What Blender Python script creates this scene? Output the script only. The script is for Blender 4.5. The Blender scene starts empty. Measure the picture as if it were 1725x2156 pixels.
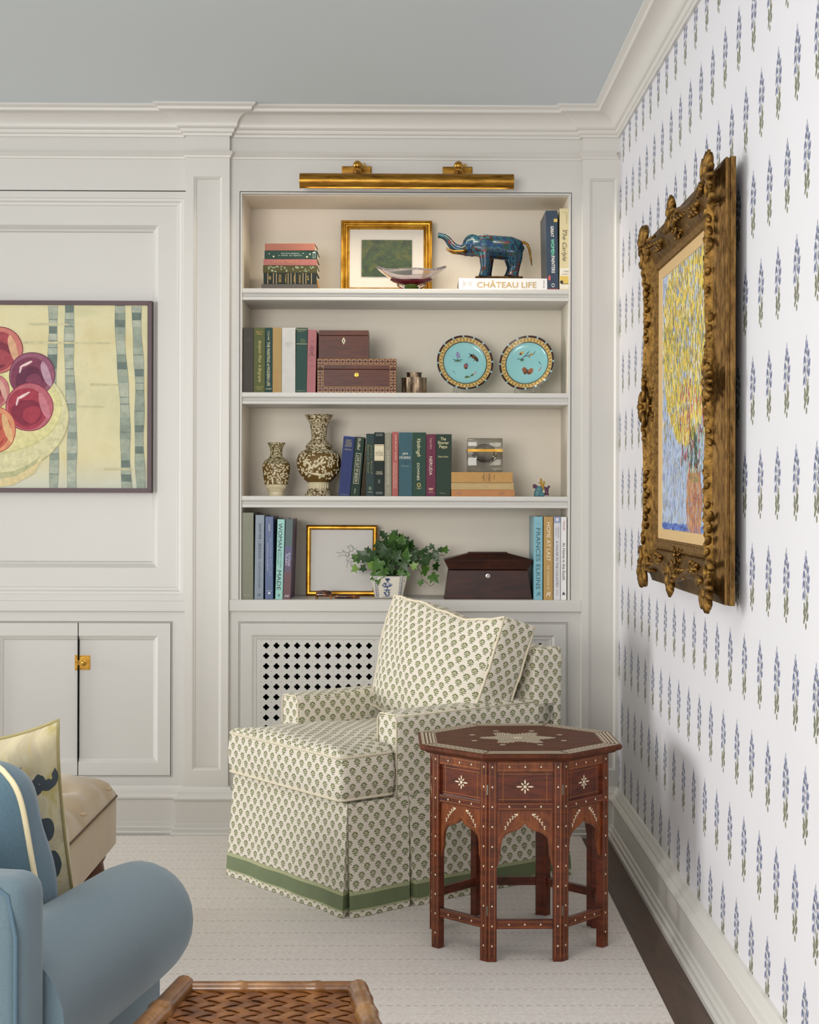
import bpy, bmesh, math, random
from mathutils import Vector, Matrix, Euler
random.seed(11)
R = math.radians
PI = math.pi
scene = bpy.context.scene
C = scene.collection

# ------------------------------------------------------------------ camera
F, D, H = 3280.0, 5.704, 1.24          # focal length in pixels, distance to the bookcase front, eye height
YAW, ROLL = R(0.55), R(0.16)
cam_data = bpy.data.cameras.new('camera')
cam = bpy.data.objects.new('camera', cam_data)
C.objects.link(cam)
cam_data.sensor_fit = 'HORIZONTAL'
cam_data.sensor_width = 36.0
cam_data.lens = 36.0 * F / 1725.0
cam_data.shift_x = -(F * math.tan(YAW) + 864 - 862.5) / 1725.0
cam_data.shift_y = -35.0 / 1725.0
cam_data.clip_start = 0.05
cam.matrix_world = (Matrix.Translation((0, -D, H)) @ Matrix.Rotation(-YAW, 4, 'Z')
                    @ Matrix.Rotation(R(90), 4, 'X') @ Matrix.Rotation(ROLL, 4, 'Z'))
scene.camera = cam

# ------------------------------------------------------------------ light
world = bpy.data.worlds.new('world')
scene.world = world
world.use_nodes = True
bg = world.node_tree.nodes['Background']
bg.inputs['Color'].default_value = (0.93, 0.96, 1.0, 1)
bg.inputs['Strength'].default_value = 0.46

def area(name, loc, target, sx, sy, power, col):
    l = bpy.data.lights.new(name, 'AREA')
    l.shape = 'RECTANGLE'; l.size = sx; l.size_y = sy; l.energy = power; l.color = col
    o = bpy.data.objects.new(name, l); C.objects.link(o)
    o.location = loc
    o.rotation_euler = (Vector(target) - Vector(loc)).to_track_quat('-Z', 'Y').to_euler()
    return o
# daylight from the tall windows in the wall on the left, then added, unseen fills from the rear and overhead
area('window_daylight', (-9.0, -1.0, 1.7), (0.76, -1.7, 1.25), 2.6, 2.6, 400, (1.0, 0.985, 0.965))
area('rear_fill_light', (-2.2, -8.8, 1.6), (0.0, 0, 1.5), 3.0, 2.2, 225, (1.0, 0.97, 0.925))  # unseen soft fill set behind the camera to brighten the niche front-on
area('added_overhead_fill', (-1.1, -3.7, 2.58), (-1.1, -3.7, 0), 1.4, 1.4, 24, (1.0, 0.96, 0.9))  # unseen overhead fill, added to brighten the rug; no fixture is modelled
scene.view_settings.view_transform = 'Standard'
scene.view_settings.look = 'None'
scene.view_settings.gamma = 1.0
scene.view_settings.use_curve_mapping = False
scene.view_settings.exposure = 0.22

# ------------------------------------------------------------------ helpers
def sc(Y=0.0): return F / (D + Y)
def wx(px, Y=0.0): return (px - 864.0) / sc(Y)
def wz(py, Y=0.0): return H - (py - 1043.0) / sc(Y)

def lin(h):
    if isinstance(h, str):
        h = h.lstrip('#'); c = [int(h[i:i+2], 16) / 255 for i in (0, 2, 4)]
        return tuple(x / 12.92 if x <= .04045 else ((x + .055) / 1.055) ** 2.4 for x in c) + (1.0,)
    return tuple(h) + (1.0,) if len(h) == 3 else tuple(h)

def mute(h, k=.80):
    """pull a colour a little towards its own grey"""
    r, g, b, a = lin(h); y = .3 * r + .55 * g + .15 * b
    return (y + (r - y) * k, y + (g - y) * k, y + (b - y) * k, a)

class NT:
    def __init__(s, name):
        s.m = bpy.data.materials.new(name); s.m.use_nodes = True
        s.t = s.m.node_tree; s.n = s.t.nodes; s.l = s.t.links
        s.b = s.n['Principled BSDF']
    def new(s, typ, **kw):
        n = s.n.new(typ)
        for k, v in kw.items(): setattr(n, k, v)
        return n
    def put(s, inp, v):
        if hasattr(v, 'is_output'): s.l.new(v, inp)
        else: inp.default_value = v
    def math(s, op, a, b=None, c=None):
        n = s.new('ShaderNodeMath', operation=op)
        s.put(n.inputs[0], a)
        if b is not None: s.put(n.inputs[1], b)
        if c is not None: s.put(n.inputs[2], c)
        return n.outputs[0]
    def mix(s, f, a, b, blend='MIX'):
        n = s.new('ShaderNodeMix', data_type='RGBA', blend_type=blend)
        s.put(n.inputs[0], f); s.put(n.inputs[6], a); s.put(n.inputs[7], b)
        return n.outputs[2]
    def coord(s, kind='Object'):
        return s.new('ShaderNodeTexCoord').outputs[kind]
    def scaled(s, vec, sx, sy, sz):
        n = s.new('ShaderNodeMapping'); s.l.new(vec, n.inputs[0])
        n.inputs['Scale'].default_value = (sx, sy, sz)
        return n.outputs[0]
    def noise(s, vec, scale, detail=3, rough=.5, dist=0):
        n = s.new('ShaderNodeTexNoise'); s.l.new(vec, n.inputs['Vector'])
        n.inputs['Scale'].default_value = scale; n.inputs['Detail'].default_value = detail
        n.inputs['Roughness'].default_value = rough; n.inputs['Distortion'].default_value = dist
        return n.outputs['Fac']
    def ramp(s, fac, stops, interp='LINEAR'):
        n = s.new('ShaderNodeValToRGB'); s.l.new(fac, n.inputs[0])
        cr = n.color_ramp; cr.interpolation = interp
        while len(cr.elements) < len(stops): cr.elements.new(.5)
        for e, (p, c) in zip(cr.elements, stops): e.position = p; e.color = lin(c)
        return n.outputs[0]
    def maprange(s, v, a, b, c=0., d=1.):
        n = s.new('ShaderNodeMapRange'); s.put(n.inputs[0], v)
        for i, x in enumerate((a, b, c, d)): n.inputs[i + 1].default_value = x
        return n.outputs[0]
    def bump(s, height, strength, dist=.002):
        n = s.new('ShaderNodeBump'); n.inputs['Strength'].default_value = strength
        n.inputs['Distance'].default_value = dist
        s.l.new(height, n.inputs['Height']); s.l.new(n.outputs[0], s.b.inputs['Normal'])
    def base(s, v): s.put(s.b.inputs['Base Color'], v)
    def set(s, rough=.5, metal=0., **kw):
        s.b.inputs['Roughness'].default_value = rough; s.b.inputs['Metallic'].default_value = metal
        for k, v in kw.items(): s.b.inputs[k.replace('_', ' ')].default_value = v
        return s.m

MATS = {}
def M(name, col, rough=.5, metal=0., var=.0, vscale=20., bump=0., bscale=200., stretch=(1, 1, 1), **kw):
    """plain surface with a little procedural variation of tone and relief"""
    if name in MATS: return MATS[name]
    t = NT(name); c = lin(col)
    if var or bump:
        v = t.scaled(t.coord(), *stretch)
    if var:
        f = t.noise(v, vscale, 4)
        t.base(t.mix(f, tuple(x * (1 - var) for x in c[:3]) + (1,), tuple(min(1, x * (1 + var)) for x in c[:3]) + (1,)))
    else: t.base(c)
    if bump: t.bump(t.noise(v, bscale, 2), bump)
    MATS[name] = t.set(rough, metal, **kw)
    return MATS[name]

def wood(name, dark, light, rough=.3, scale=6., stretch=(1, 1, 14), coat=.3):
    if name in MATS: return MATS[name]
    t = NT(name); v = t.scaled(t.coord(), *stretch)
    n1 = t.noise(v, scale, 6, .6, 1.2)
    n2 = t.noise(v, scale * 9, 3, .6)
    f = t.math('ADD', t.math('MULTIPLY', n1, .75), t.math('MULTIPLY', n2, .25))
    t.base(t.ramp(f, [(.32, dark), (.68, light)]))
    t.bump(n2, .06)
    MATS[name] = t.set(rough, 0, Coat_Weight=coat, Coat_Roughness=.2, Specular_IOR_Level=.3)
    return MATS[name]

def brass(name, dark, light, rough=.3, scale=30., stretch=(1, 1, 1), bump=.0, bscale=200, lo=.3, hi=.7):
    if name in MATS: return MATS[name]
    t = NT(name); v = t.scaled(t.coord(), *stretch)
    t.base(t.ramp(t.noise(v, scale, 5, .6), [(lo, dark), (hi, light)]))
    if bump: t.bump(t.noise(v, bscale, 4, .7), bump, .004)
    MATS[name] = t.set(rough, .95)
    return MATS[name]

def attr_mat(name, rough=.6, var=.15, vscale=60., bump=0., bscale=300., stretch=(1, 1, 1)):
    """flat print: the ink colour is stored per face"""
    if name in MATS: return MATS[name]
    t = NT(name)
    a = t.new('ShaderNodeAttribute'); a.attribute_name = 'ink'
    v = t.scaled(t.coord(), *stretch)
    f = t.maprange(t.noise(v, vscale, 5, .65), .25, .75, 1 - var, 1 + var)
    m = t.new('ShaderNodeVectorMath', operation='SCALE')
    t.l.new(a.outputs['Color'], m.inputs[0]); t.l.new(f, m.inputs['Scale'])
    t.base(m.outputs[0])
    if bump: t.bump(t.noise(v, bscale, 3), bump)
    MATS[name] = t.set(rough)
    return MATS[name]

def ellipse_field(t, p, ells):
    """shortest normalised distance to a set of small leaf-shaped ellipses (cx, cy, rx, ry, angle)"""
    d = None
    for cx, cy, rx, ry, a in ells:
        mp = t.new('ShaderNodeMapping', vector_type='TEXTURE')
        t.l.new(p, mp.inputs[0])
        mp.inputs['Location'].default_value = (cx, cy, 0)
        mp.inputs['Rotation'].default_value = (0, 0, R(a))
        mp.inputs['Scale'].default_value = (rx, ry, 1)
        ln = t.new('ShaderNodeVectorMath', operation='LENGTH')
        t.l.new(mp.outputs[0], ln.inputs[0])
        d = ln.outputs['Value'] if d is None else t.math('MINIMUM', d, ln.outputs['Value'])
    return d

# ------------------------------------------------------------------ mesh builder
class MB:
    def __init__(s): s.v = []; s.f = []; s.c = []; s.col = None
    def add(s, vs, fs):
        o = len(s.v); s.v += [tuple(p) for p in vs]
        for f in fs: s.f.append(tuple(i + o for i in f)); s.c.append(s.col)
        return s
    def ink(s, col): s.col = mute(col, .86) if col is not None else None; return s
    def box(s, x0, x1, y0, y1, z0, z1):
        return s.add([(x, y, z) for z in (z0, z1) for y in (y0, y1) for x in (x0, x1)],
                     [(0, 2, 3, 1), (4, 5, 7, 6), (0, 1, 5, 4), (2, 6, 7, 3), (0, 4, 6, 2), (1, 3, 7, 5)])
    def prism(s, poly, a, b, plane='xz'):
        n = len(poly)
        def P(u, v, w):
            return {'xz': (u, w, v), 'xy': (u, v, w), 'yz': (w, u, v)}[plane]
        vs = [P(u, v, a) for u, v in poly] + [P(u, v, b) for u, v in poly]
        fs = [tuple(range(n - 1, -1, -1)), tuple(range(n, 2 * n))]
        fs += [(i, (i + 1) % n, n + (i + 1) % n, n + i) for i in range(n)]
        return s.add(vs, fs)
    def flat(s, poly, y=0., plane='xz'):
        def P(u, v): return {'xz': (u, y, v), 'xy': (u, v, y), 'yz': (y, u, v)}[plane]
        return s.add([P(u, v) for u, v in poly], [tuple(range(len(poly)))])
    def panel(s, x0, x1, z0, z1, prof, cap=True):
        """mitred rectangular moulding facing -Y: prof is a list of (inset, y)"""
        vs = []; fs = []
        for d, y in prof:
            vs += [(x0 + d, y, z0 + d), (x1 - d, y, z0 + d), (x1 - d, y, z1 - d), (x0 + d, y, z1 - d)]
        for k in range(len(prof) - 1):
            for i in range(4):
                j = (i + 1) % 4
                fs.append((4 * k + i, 4 * k + j, 4 * k + 4 + j, 4 * k + 4 + i))
        if cap:
            k = len(prof) - 1; fs.append((4 * k, 4 * k + 1, 4 * k + 2, 4 * k + 3))
        return s.add(vs, fs)
    def lathe(s, prof, n=32, c=(0, 0, 0), sx=1., sy=1., lobes=0, amp=0.):
        vs = []; fs = []
        for r, z in prof:
            for i in range(n):
                a = 2 * PI * i / n
                k = 1 + amp * math.cos(lobes * a) if lobes else 1
                vs.append((c[0] + r * k * math.cos(a) * sx, c[1] + r * k * math.sin(a) * sy, c[2] + z))
        for k in range(len(prof) - 1):
            for i in range(n):
                j = (i + 1) % n
                fs.append((k * n + i, k * n + j, (k + 1) * n + j, (k + 1) * n + i))
        fs.append(tuple(range(n - 1, -1, -1))); L = (len(prof) - 1) * n
        fs.append(tuple(range(L, L + n)))
        return s.add(vs, fs)
    def tube(s, pts, rad, n=8, closed=False, flat=1.0):
        pts = [Vector(p) for p in pts]; m = len(pts)
        if not isinstance(rad, (list, tuple)): rad = [rad] * m
        vs = []; fs = []; up = None
        for i, p in enumerate(pts):
            a = pts[i - 1] if (i or closed) else pts[i]
            b = pts[(i + 1) % m] if (i < m - 1 or closed) else pts[i]
            t = (b - a).normalized() if (b - a).length > 1e-9 else Vector((0, 0, 1))
            if up is None: up = t.orthogonal().normalized()
            up = (up - t * up.dot(t))
            up = up.normalized() if up.length > 1e-6 else t.orthogonal().normalized()
            w = t.cross(up)
            for k in range(n):
                q = 2 * PI * k / n
                vs.append(p + up * (rad[i] * math.cos(q)) + w * (rad[i] * flat * math.sin(q)))
        for i in range(m if closed else m - 1):
            for k in range(n):
                l = (k + 1) % n; i2 = (i + 1) % m
                fs.append((i * n + k, i * n + l, i2 * n + l, i2 * n + k))
        if not closed:
            fs.append(tuple(range(n - 1, -1, -1))); fs.append(tuple(range((m - 1) * n, m * n)))
        return s.add(vs, fs)
    def ball(s, c, r, nu=14, nv=8, mat=None):
        rx, ry, rz = r if isinstance(r, (list, tuple)) else (r, r, r)
        vs = [(0, 0, -1)]
        for j in range(1, nv):
            b = -PI / 2 + PI * j / nv
            vs += [(math.cos(b) * math.cos(2 * PI * i / nu), math.cos(b) * math.sin(2 * PI * i / nu), math.sin(b)) for i in range(nu)]
        vs.append((0, 0, 1)); T = len(vs) - 1
        fs = []
        for i in range(nu):
            j = (i + 1) % nu
            fs.append((0, 1 + j, 1 + i))
            for k in range(nv - 2):
                o = 1 + k * nu; fs.append((o + i, o + j, o + nu + j, o + nu + i))
            o = 1 + (nv - 2) * nu; fs.append((o + i, o + j, T))
        out = []
        for x, y, z in vs:
            p = Vector((x * rx, y * ry, z * rz))
            if mat is not None: p = mat @ p
            out.append(p + Vector(c))
        return s.add(out, fs)
    def rbox(s, c, h, r, seg=3, inner=6, crown=(0, 0, 0), fn=None):
        """rounded, optionally crowned block"""
        def axis(hh):
            rr = min(r, hh * .999)
            e = [hh - rr + rr * math.sin(PI / 2 * k / seg) for k in range(1, seg + 1)]
            core = [-(hh - rr) + 2 * (hh - rr) * k / inner for k in range(inner + 1)]
            return [-x for x in reversed(e)] + core + e
        ax = [axis(x) for x in h]; idx = {}; vs = []; fs = []
        def vid(p):
            k = tuple(round(x, 6) for x in p)
            if k in idx: return idx[k]
            q = [max(-(h[i] - r), min(h[i] - r, p[i])) if h[i] > r else 0 for i in range(3)]
            d = Vector([p[i] - q[i] for i in range(3)])
            if d.length > 1e-9: d = d.normalized() * min(r, *h)
            o = [q[i] + d[i] for i in range(3)]
            for a in range(3):
                if crown[a]:
                    i, j = [x for x in range(3) if x != a]
                    w = max(0, 1 - (p[i] / h[i]) ** 2) * max(0, 1 - (p[j] / h[j]) ** 2)
                    o[a] += crown[a] * w * (o[a] / h[a])
            if fn: o = fn(o)
            idx[k] = len(vs); vs.append((o[0] + c[0], o[1] + c[1], o[2] + c[2])); return idx[k]
        for a in range(3):
            i, j = [(1, 2), (2, 0), (0, 1)][a]
            for sg in (-1, 1):
                for u in range(len(ax[i]) - 1):
                    for w in range(len(ax[j]) - 1):
                        q = []
                        for du, dw in ((0, 0), (1, 0), (1, 1), (0, 1)):
                            p = [0, 0, 0]; p[a] = sg * h[a]; p[i] = ax[i][u + du]; p[j] = ax[j][w + dw]
                            q.append(vid(p))
                        if len(set(q)) < 3: continue
                        q = list(dict.fromkeys(q))
                        fs.append(tuple(q if sg > 0 else reversed(q)))
        return s.add(vs, fs)
    def sweep_plan(s, path, prof, lo=0, hi=None):
        """moulding run along a plan polyline (room on the right-hand side going +X); prof = (projection, z)"""
        n = len(path); P = [Vector((p[0], p[1])) for p in path]
        nor = []
        for i in range(n - 1):
            d = (P[i + 1] - P[i]).normalized(); nor.append(Vector((d.y, -d.x)))
        mit = []
        for i in range(n):
            a = nor[max(i - 1, 0)]; b = nor[min(i, n - 2)]
            m = a + b; m = m / max(m.dot(a), 1e-6) if m.length > 1e-6 else a
            mit.append(m)
        hi = n - 1 if hi is None else hi
        vs = []; fs = []; k = len(prof)
        for i in range(lo, hi + 1):
            for pr, z in prof:
                q = P[i] + mit[i] * pr; vs.append((q.x, q.y, z))
        for i in range(hi - lo):
            for j in range(k - 1):
                fs.append((i * k + j, (i + 1) * k + j, (i + 1) * k + j + 1, i * k + j + 1))
        return s.add(vs, fs)
    def loft(s, rings, closed=True, cap=False):
        n = len(rings[0]); vs = [p for r in rings for p in r]; fs = []
        for k in range(len(rings) - 1):
            for i in range(n if closed else n - 1):
                j = (i + 1) % n
                fs.append((k * n + i, k * n + j, (k + 1) * n + j, (k + 1) * n + i))
        if cap:
            fs.append(tuple(range(n - 1, -1, -1))); L = (len(rings) - 1) * n; fs.append(tuple(range(L, L + n)))
        return s.add(vs, fs)
    def xf(s, mat, start=0):
        for i in range(start, len(s.v)): s.v[i] = tuple(mat @ Vector(s.v[i]))
        return s
    def mesh(s, name, recalc=True, smooth=None, uv=False):
        me = bpy.data.meshes.new(name); me.from_pydata(s.v, [], s.f)
        if recalc:
            bm = bmesh.new(); bm.from_mesh(me)
            bmesh.ops.recalc_face_normals(bm, faces=bm.faces[:]); bm.to_mesh(me); bm.free()
        if any(c is not None for c in s.c):
            at = me.color_attributes.new('ink', 'FLOAT_COLOR', 'CORNER')
            buf = []
            for p in me.polygons:
                c = s.c[p.index] or (1, 1, 1, 1)
                buf += list(c) * p.loop_total
            at.data.foreach_set('color', buf)
        if uv:
            L = me.uv_layers.new(name='UVMap')
            for p in me.polygons:
                n = p.normal; a = [abs(n.x), abs(n.y), abs(n.z)]
                for li in p.loop_indices:
                    x, y, z = me.vertices[me.loops[li].vertex_index].co
                    if a[2] >= a[0] and a[2] >= a[1]: q = (x, y)
                    elif a[0] > a[1]: q = (y + .013, z)
                    else: q = (x, z)
                    L.data[li].uv = q
        if smooth is not None:
            me.polygons.foreach_set('use_smooth', [True] * len(me.polygons))
            if smooth < 180: me.set_sharp_from_angle(angle=R(smooth))
        me.update()
        return me
    def build(s, name, mat, parent=None, smooth=None, bevel=0., seg=2, recalc=True, uv=False, kind=None, label=None):
        o = bpy.data.objects.new(name, s.mesh(name, recalc, smooth, uv))
        C.objects.link(o)
        o.data.materials.append(mat)
        if parent is not None: o.parent = parent
        if bevel:
            b = o.modifiers.new('bevel', 'BEVEL'); b.width = bevel; b.segments = seg
            b.limit_method = 'ANGLE'; b.angle_limit = R(35)
        if kind: o['kind'] = kind
        if label: o['label'] = label
        return o

def tag(o, label, cat, group=None):
    o['label'] = label; o['category'] = cat
    if group: o['group'] = group
    return o
def thing(name, label, cat, loc=(0, 0, 0), rz=0., ry=0., group=None):
    o = bpy.data.objects.new(name, None); C.objects.link(o)
    o.empty_display_size = .05
    o.location = loc; o.rotation_euler = (0, ry, rz)
    return tag(o, label, cat, group)
def structure(o): o['kind'] = 'structure'; return o
def share(name, me, parent, loc=(0, 0, 0), rot=(0, 0, 0), scl=(1, 1, 1)):
    o = bpy.data.objects.new(name, me); C.objects.link(o); o.parent = parent
    o.location = loc; o.rotation_euler = rot; o.scale = scl
    return o

# lettering: collected here, turned into meshes in one go at the end of the script
TEXTS = []
def text(parent, s, c, w, h, col, mode='h', y=-.0009, shear=0., bold=0., name='lettering', axis='xz', spacing=1.):
    """c centre, w x h the box the letters fill; mode h: upright, v: running down"""
    TEXTS.append(dict(parent=parent, s=s, c=c, w=w, h=h, col=col, mode=mode, y=y, shear=shear, bold=bold, name=name, axis=axis, spacing=spacing))
def flush_text():
    tmp = []
    for t in TEXTS:
        cu = bpy.data.curves.new('lettering', 'FONT'); cu.body = t['s']; cu.size = 1.0
        cu.shear = t['shear']; cu.offset = t['bold']; cu.space_character = t['spacing']
        cu.resolution_u = 3; cu.align_x = 'CENTER'; cu.space_line = .85
        o = bpy.data.objects.new('lettering_source', cu); C.objects.link(o); tmp.append(o)
    dg = bpy.context.evaluated_depsgraph_get(); dg.update()
    for t, o in zip(TEXTS, tmp):
        me = bpy.data.meshes.new_from_object(o.evaluated_get(dg), depsgraph=dg)
        if not me.vertices: continue
        xs = [v.co.x for v in me.vertices]; ys = [v.co.y for v in me.vertices]
        x0, x1, y0, y1 = min(xs), max(xs), min(ys), max(ys)
        long_, short = (t['w'], t['h'])
        for v in me.vertices:
            u = ((v.co.x - x0) / (x1 - x0) - .5) * long_
            w = ((v.co.y - y0) / max(y1 - y0, 1e-6) - .5) * short
            if t['mode'] == 'h': a, b = u, w
            elif t['mode'] == 'v': a, b = w, -u
            else: a, b = -w, u
            if t['axis'] == 'xz': v.co = (t['c'][0] + a, t['y'], t['c'][1] + b)
        me.materials.clear(); me.materials.append(M('ink_' + t['col'].strip('#'), t['col'], .55))
        me.name = t['name']
        q = bpy.data.objects.new(t['name'], me); C.objects.link(q); q.parent = t['parent']
    for o in tmp:
        cu = o.data; bpy.data.objects.remove(o); bpy.data.curves.remove(cu)

# ------------------------------------------------------------------ shared materials
paint = M('ivory_satin_paint', '#cdcbc6', .38, var=.012, vscale=3)
trim_paint = M('white_gloss_trim_paint', '#d0cdc7', .36, var=.012, vscale=3)
niche_paint = M('warm_ivory_paint', '#e8dfcf', .5, var=.012, vscale=3)
ceil_paint = M('pale_grey_blue_ceiling_paint', '#d0d8dc', .6, var=.02, vscale=1.5)
void_shade = M('painted_cavity_shade', '#14130f', .8)  # near-black colour stands in for shade inside recesses, pin holes and keyholes
antique_brass = brass('antique_brass', '#6e4a16', '#b98a3c', .32, 14, (1, 6, 6))
bright_brass = brass('polished_brass', '#a8782a', '#d9ad55', .25, 30)
gold_leaf = brass('gold_leaf', '#8a5d14', '#d0a040', .34, 25)
glass = M('clear_glass', '#f4f6f6', .02, Transmission_Weight=1.0, IOR=1.45)
paper = M('page_paper', '#d8cfba', .8, var=.1, vscale=40, stretch=(1, 1, 60))

# ------------------------------------------------------------------ the room
XW = 0.762                       # right wall
ZC = 2.645                       # ceiling
XL, YN = -3.4, -7.6              # how far the room is built to the left and towards the camera
wood_floor = wood('dark_walnut_floor', '#3a2a20', '#5b4436', .4, 3, (8, .8, 1), .1)
structure(MB().box(XL, XW + .1, YN, .45, -.06, 0).build('floor', wood_floor))
structure(MB().box(XL, XW + .1, YN, .45, ZC, ZC + .06).build('ceiling', ceil_paint))

# wallpaper: sprigs of blue larkspur over olive leaves, printed in a half-drop repeat on white
def wallpaper():
    t = NT('blue_larkspur_sprig_wallpaper')
    sep = t.new('ShaderNodeSeparateXYZ'); t.l.new(t.coord(), sep.inputs[0])
    PU, PV = .157, .2075
    v = t.math('DIVIDE', t.math('ADD', sep.outputs[2], -.153 + PV * 4), PV)
    row = t.math('FLOOR', v)
    odd = t.math('MODULO', row, 2.0)
    u = t.math('ADD', t.math('DIVIDE', t.math('ADD', t.math('MULTIPLY', sep.outputs[1], -1.0), 2.231), PU), t.math('MULTIPLY', odd, .5))
    a = t.math('MULTIPLY', t.math('SUBTRACT', t.math('FRACT', u), .5), PU)
    b = t.math('MULTIPLY', t.math('FRACT', v), PV)
    cb = t.new('ShaderNodeCombineXYZ'); t.put(cb.inputs[0], a); t.put(cb.inputs[1], b)
    p = cb.outputs[0]
    z0 = .014
    leaves = [(0, .006, .0055, .0065, 0), (-.013, .019, .012, .0052, 52), (.013, .0245, .0105, .0060, 48), (-.015, .031, .0085, .0064, 130),
              (-.013, .042, .0105, .0055, 118), (.013, .043, .0125, .005, 62), (.001, .037, .016, .0032, 80),
              (.011, .056, .0125, .0036, 70), (.002, .060, .010, .0022, 85), (-.003, .068, .007, .002, 95)]
    stems = [(.003, .082, .005, .0022, 70), (-.004, .090, .006, .0022, 110), (.002, .103, .006, .002, 78), (-.001, .118, .006, .0025, 95)]
    fl = []
    for cx, cy, s in ((-.020, .064, 1.), (.018, .079, 1.), (-.019, .086, 1.05), (.021, .098, 1.05), (-.017, .105, 1.0), (.015, .116, .95), (-.010, .122, .8)):
        for k, an in enumerate((72, 92, 112)):
            fl.append((cx + (k - 1) * .0068 * s, cy + (.001 if k == 1 else -.001), .0088 * s, .0031, an if cx < 0 else 180 - an))
    fl += [(-.006, .134, .008, .0036, 105), (.004, .134, .008, .0034, 75), (-.001, .146, .007, .0022, 85), (.008, .128, .006, .003, 60), (-.011, .074, .006, .0026, 60), (.008, .089, .006, .0026, 110)]
    sh = lambda L: [(x * .85, y + z0 - .013, rx * 1.06, ry * 1.12, an) for x, y, rx, ry, an in L]
    dl = ellipse_field(t, p, sh(leaves + stems)); df = ellipse_field(t, p, sh(fl))
    ml = t.maprange(dl, .85, 1.05, 1, 0); mf = t.maprange(df, .8, 1.1, 1, 0)
    n = t.noise(t.coord(), 160, 2)
    white = t.mix(t.noise(t.coord(), 2.5, 2), lin('#cfced2'), lin('#d4d3d7'))
    c = t.mix(t.math('MULTIPLY', mf, .92), white, t.ramp(n, [(.35, '#2a3754'), (.68, '#68739a')]))
    c = t.mix(t.math('MULTIPLY', ml, .95), c, t.ramp(n, [(.35, '#45482f'), (.68, '#7c7f5e')]))
    t.base(c)
    t.bump(t.noise(t.coord(), 500, 2), .03)
    return t.set(.7)
structure(MB().box(XW, XW + .1, YN, .45, 0, ZC).build('wall_right', wallpaper()))

PY = -.03                                         # pilaster fronts
PX = [wx(390, PY), wx(482, PY)]; PR = wx(1226, PY); PL = [wx(-562, PY), wx(-470, PY)]
BAY_L = PL[1]
plan = [(XL, 0), (PL[0], 0), (PL[0], PY), (PL[1], PY), (PL[1], 0), (PX[0], 0), (PX[0], PY), (PX[1], PY), (PX[1], 0),
        (PR, 0), (PR, PY), (XW, PY), (XW, YN)]
KC = 11                                           # index of the room corner
base_prof = [(.044, 0), (.044, .014), (.038, .019), (.038, .032), (.032, .036), (.031, .048), (.026, .051), (.026, .130),
             (.033, .134), (.035, .141), (.031, .148), (.021, .154), (.020, .162), (.012, .170), (.009, .178), (0, .180)]
structure(MB().sweep_plan(plan, base_prof, 0, KC).build('baseboard_back', trim_paint, smooth=25))
structure(MB().sweep_plan(plan, base_prof, KC, KC + 1).build('baseboard_right', trim_paint, smooth=25))
cb_ = 2.545
crown = [(0, cb_), (.009, cb_), (.010, cb_ + .009), (.016, cb_ + .012), (.019, cb_ + .019), (.019, cb_ + .024), (.026, cb_ + .027), (.030, cb_ + .032)]
for k in range(1, 9):                             # hollow
    a = PI / 2 * k / 8
    crown.append((.030 + .056 * (1 - math.cos(a)), cb_ + .032 + .044 * math.sin(a)))
crown += [(.089, cb_ + .079), (.090, cb_ + .086), (.096, cb_ + .090), (.103, cb_ + .093), (.103, ZC)]
structure(MB().sweep_plan(plan, crown, 0, KC).build('trim_1', trim_paint, smooth=28))
structure(MB().sweep_plan(plan, crown, KC, KC + 1).build('trim_2', trim_paint, smooth=28))
zn = wz(326)
neck = [(0, zn + .004), (.011, zn + .003), (.013, zn - .004), (.009, zn - .009), (.005, zn - .013), (.004, zn - .019), (0, zn - .021)]
structure(MB().sweep_plan(plan, neck, 0, KC).build('trim_3', trim_paint, smooth=28))

# wall behind the joinery, frieze boards above it
ZT = wz(406)                                      # top of bookcase opening and wall panel
structure(MB().box(XL, XW, .345, .45, 0, ZC).build('wall_back', paint))
structure(MB().box(XL, PL[0], 0, .345, 0, ZC).build('trim_8', paint))
structure(MB().box(PL[1], PX[0], 0, .345, ZT + .004, ZC).build('trim_9', paint))
structure(MB().box(PX[1], PR, 0, .345, ZT + .003, ZC).build('trim_10', paint))

def pilaster(name, x0, x1, p0, p1):
    m = MB().box(x0, x1, PY + .012, .34, 0, ZC)
    m.panel(x0, x1, 0, ZC, [(0, PY + .012), (0, PY)], cap=False)
    # recessed panel: the face is built as four boards round it
    zt, zb = wz(372, PY), wz(1622, PY)
    for a in ((x0, x1, zt, ZC), (x0, x1, 0, zb), (x0, p0, zb, zt), (p1, x1, zb, zt)):
        m.add([(a[0], PY, a[2]), (a[1], PY, a[2]), (a[1], PY, a[3]), (a[0], PY, a[3])], [(0, 1, 2, 3)])
    m.panel(p0, p1, zb, zt, [(0, PY), (.003, PY + .001), (.008, PY + .006), (.010, PY + .006), (.012, PY + .0115)])
    structure(m.build(name, trim_paint, recalc=False))
pilaster('trim_4', PX[0], PX[1], wx(406, PY), wx(467, PY))
pilaster('trim_5', PR, XW, wx(1240, PY), wx(1298, PY))
pilaster('trim_6', PL[0], PL[1], wx(-546, PY), wx(-486, PY))

# big panel in the left bay, stepped in twice
px1 = wx(400); px0 = BAY_L - .017
m = MB().panel(px0, px1, wz(1266.6), ZT, [(0, .25), (0, 0), (.024, 0), (.026, .003), (.034, .004), (.040, .010), (.048, .012), (.051, .016),
                                       (.120, .016), (.122, .018), (.128, .026), (.134, .034), (.140, .036), (.144, .046)])
structure(m.build('trim_7', paint, smooth=20, recalc=False))

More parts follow.
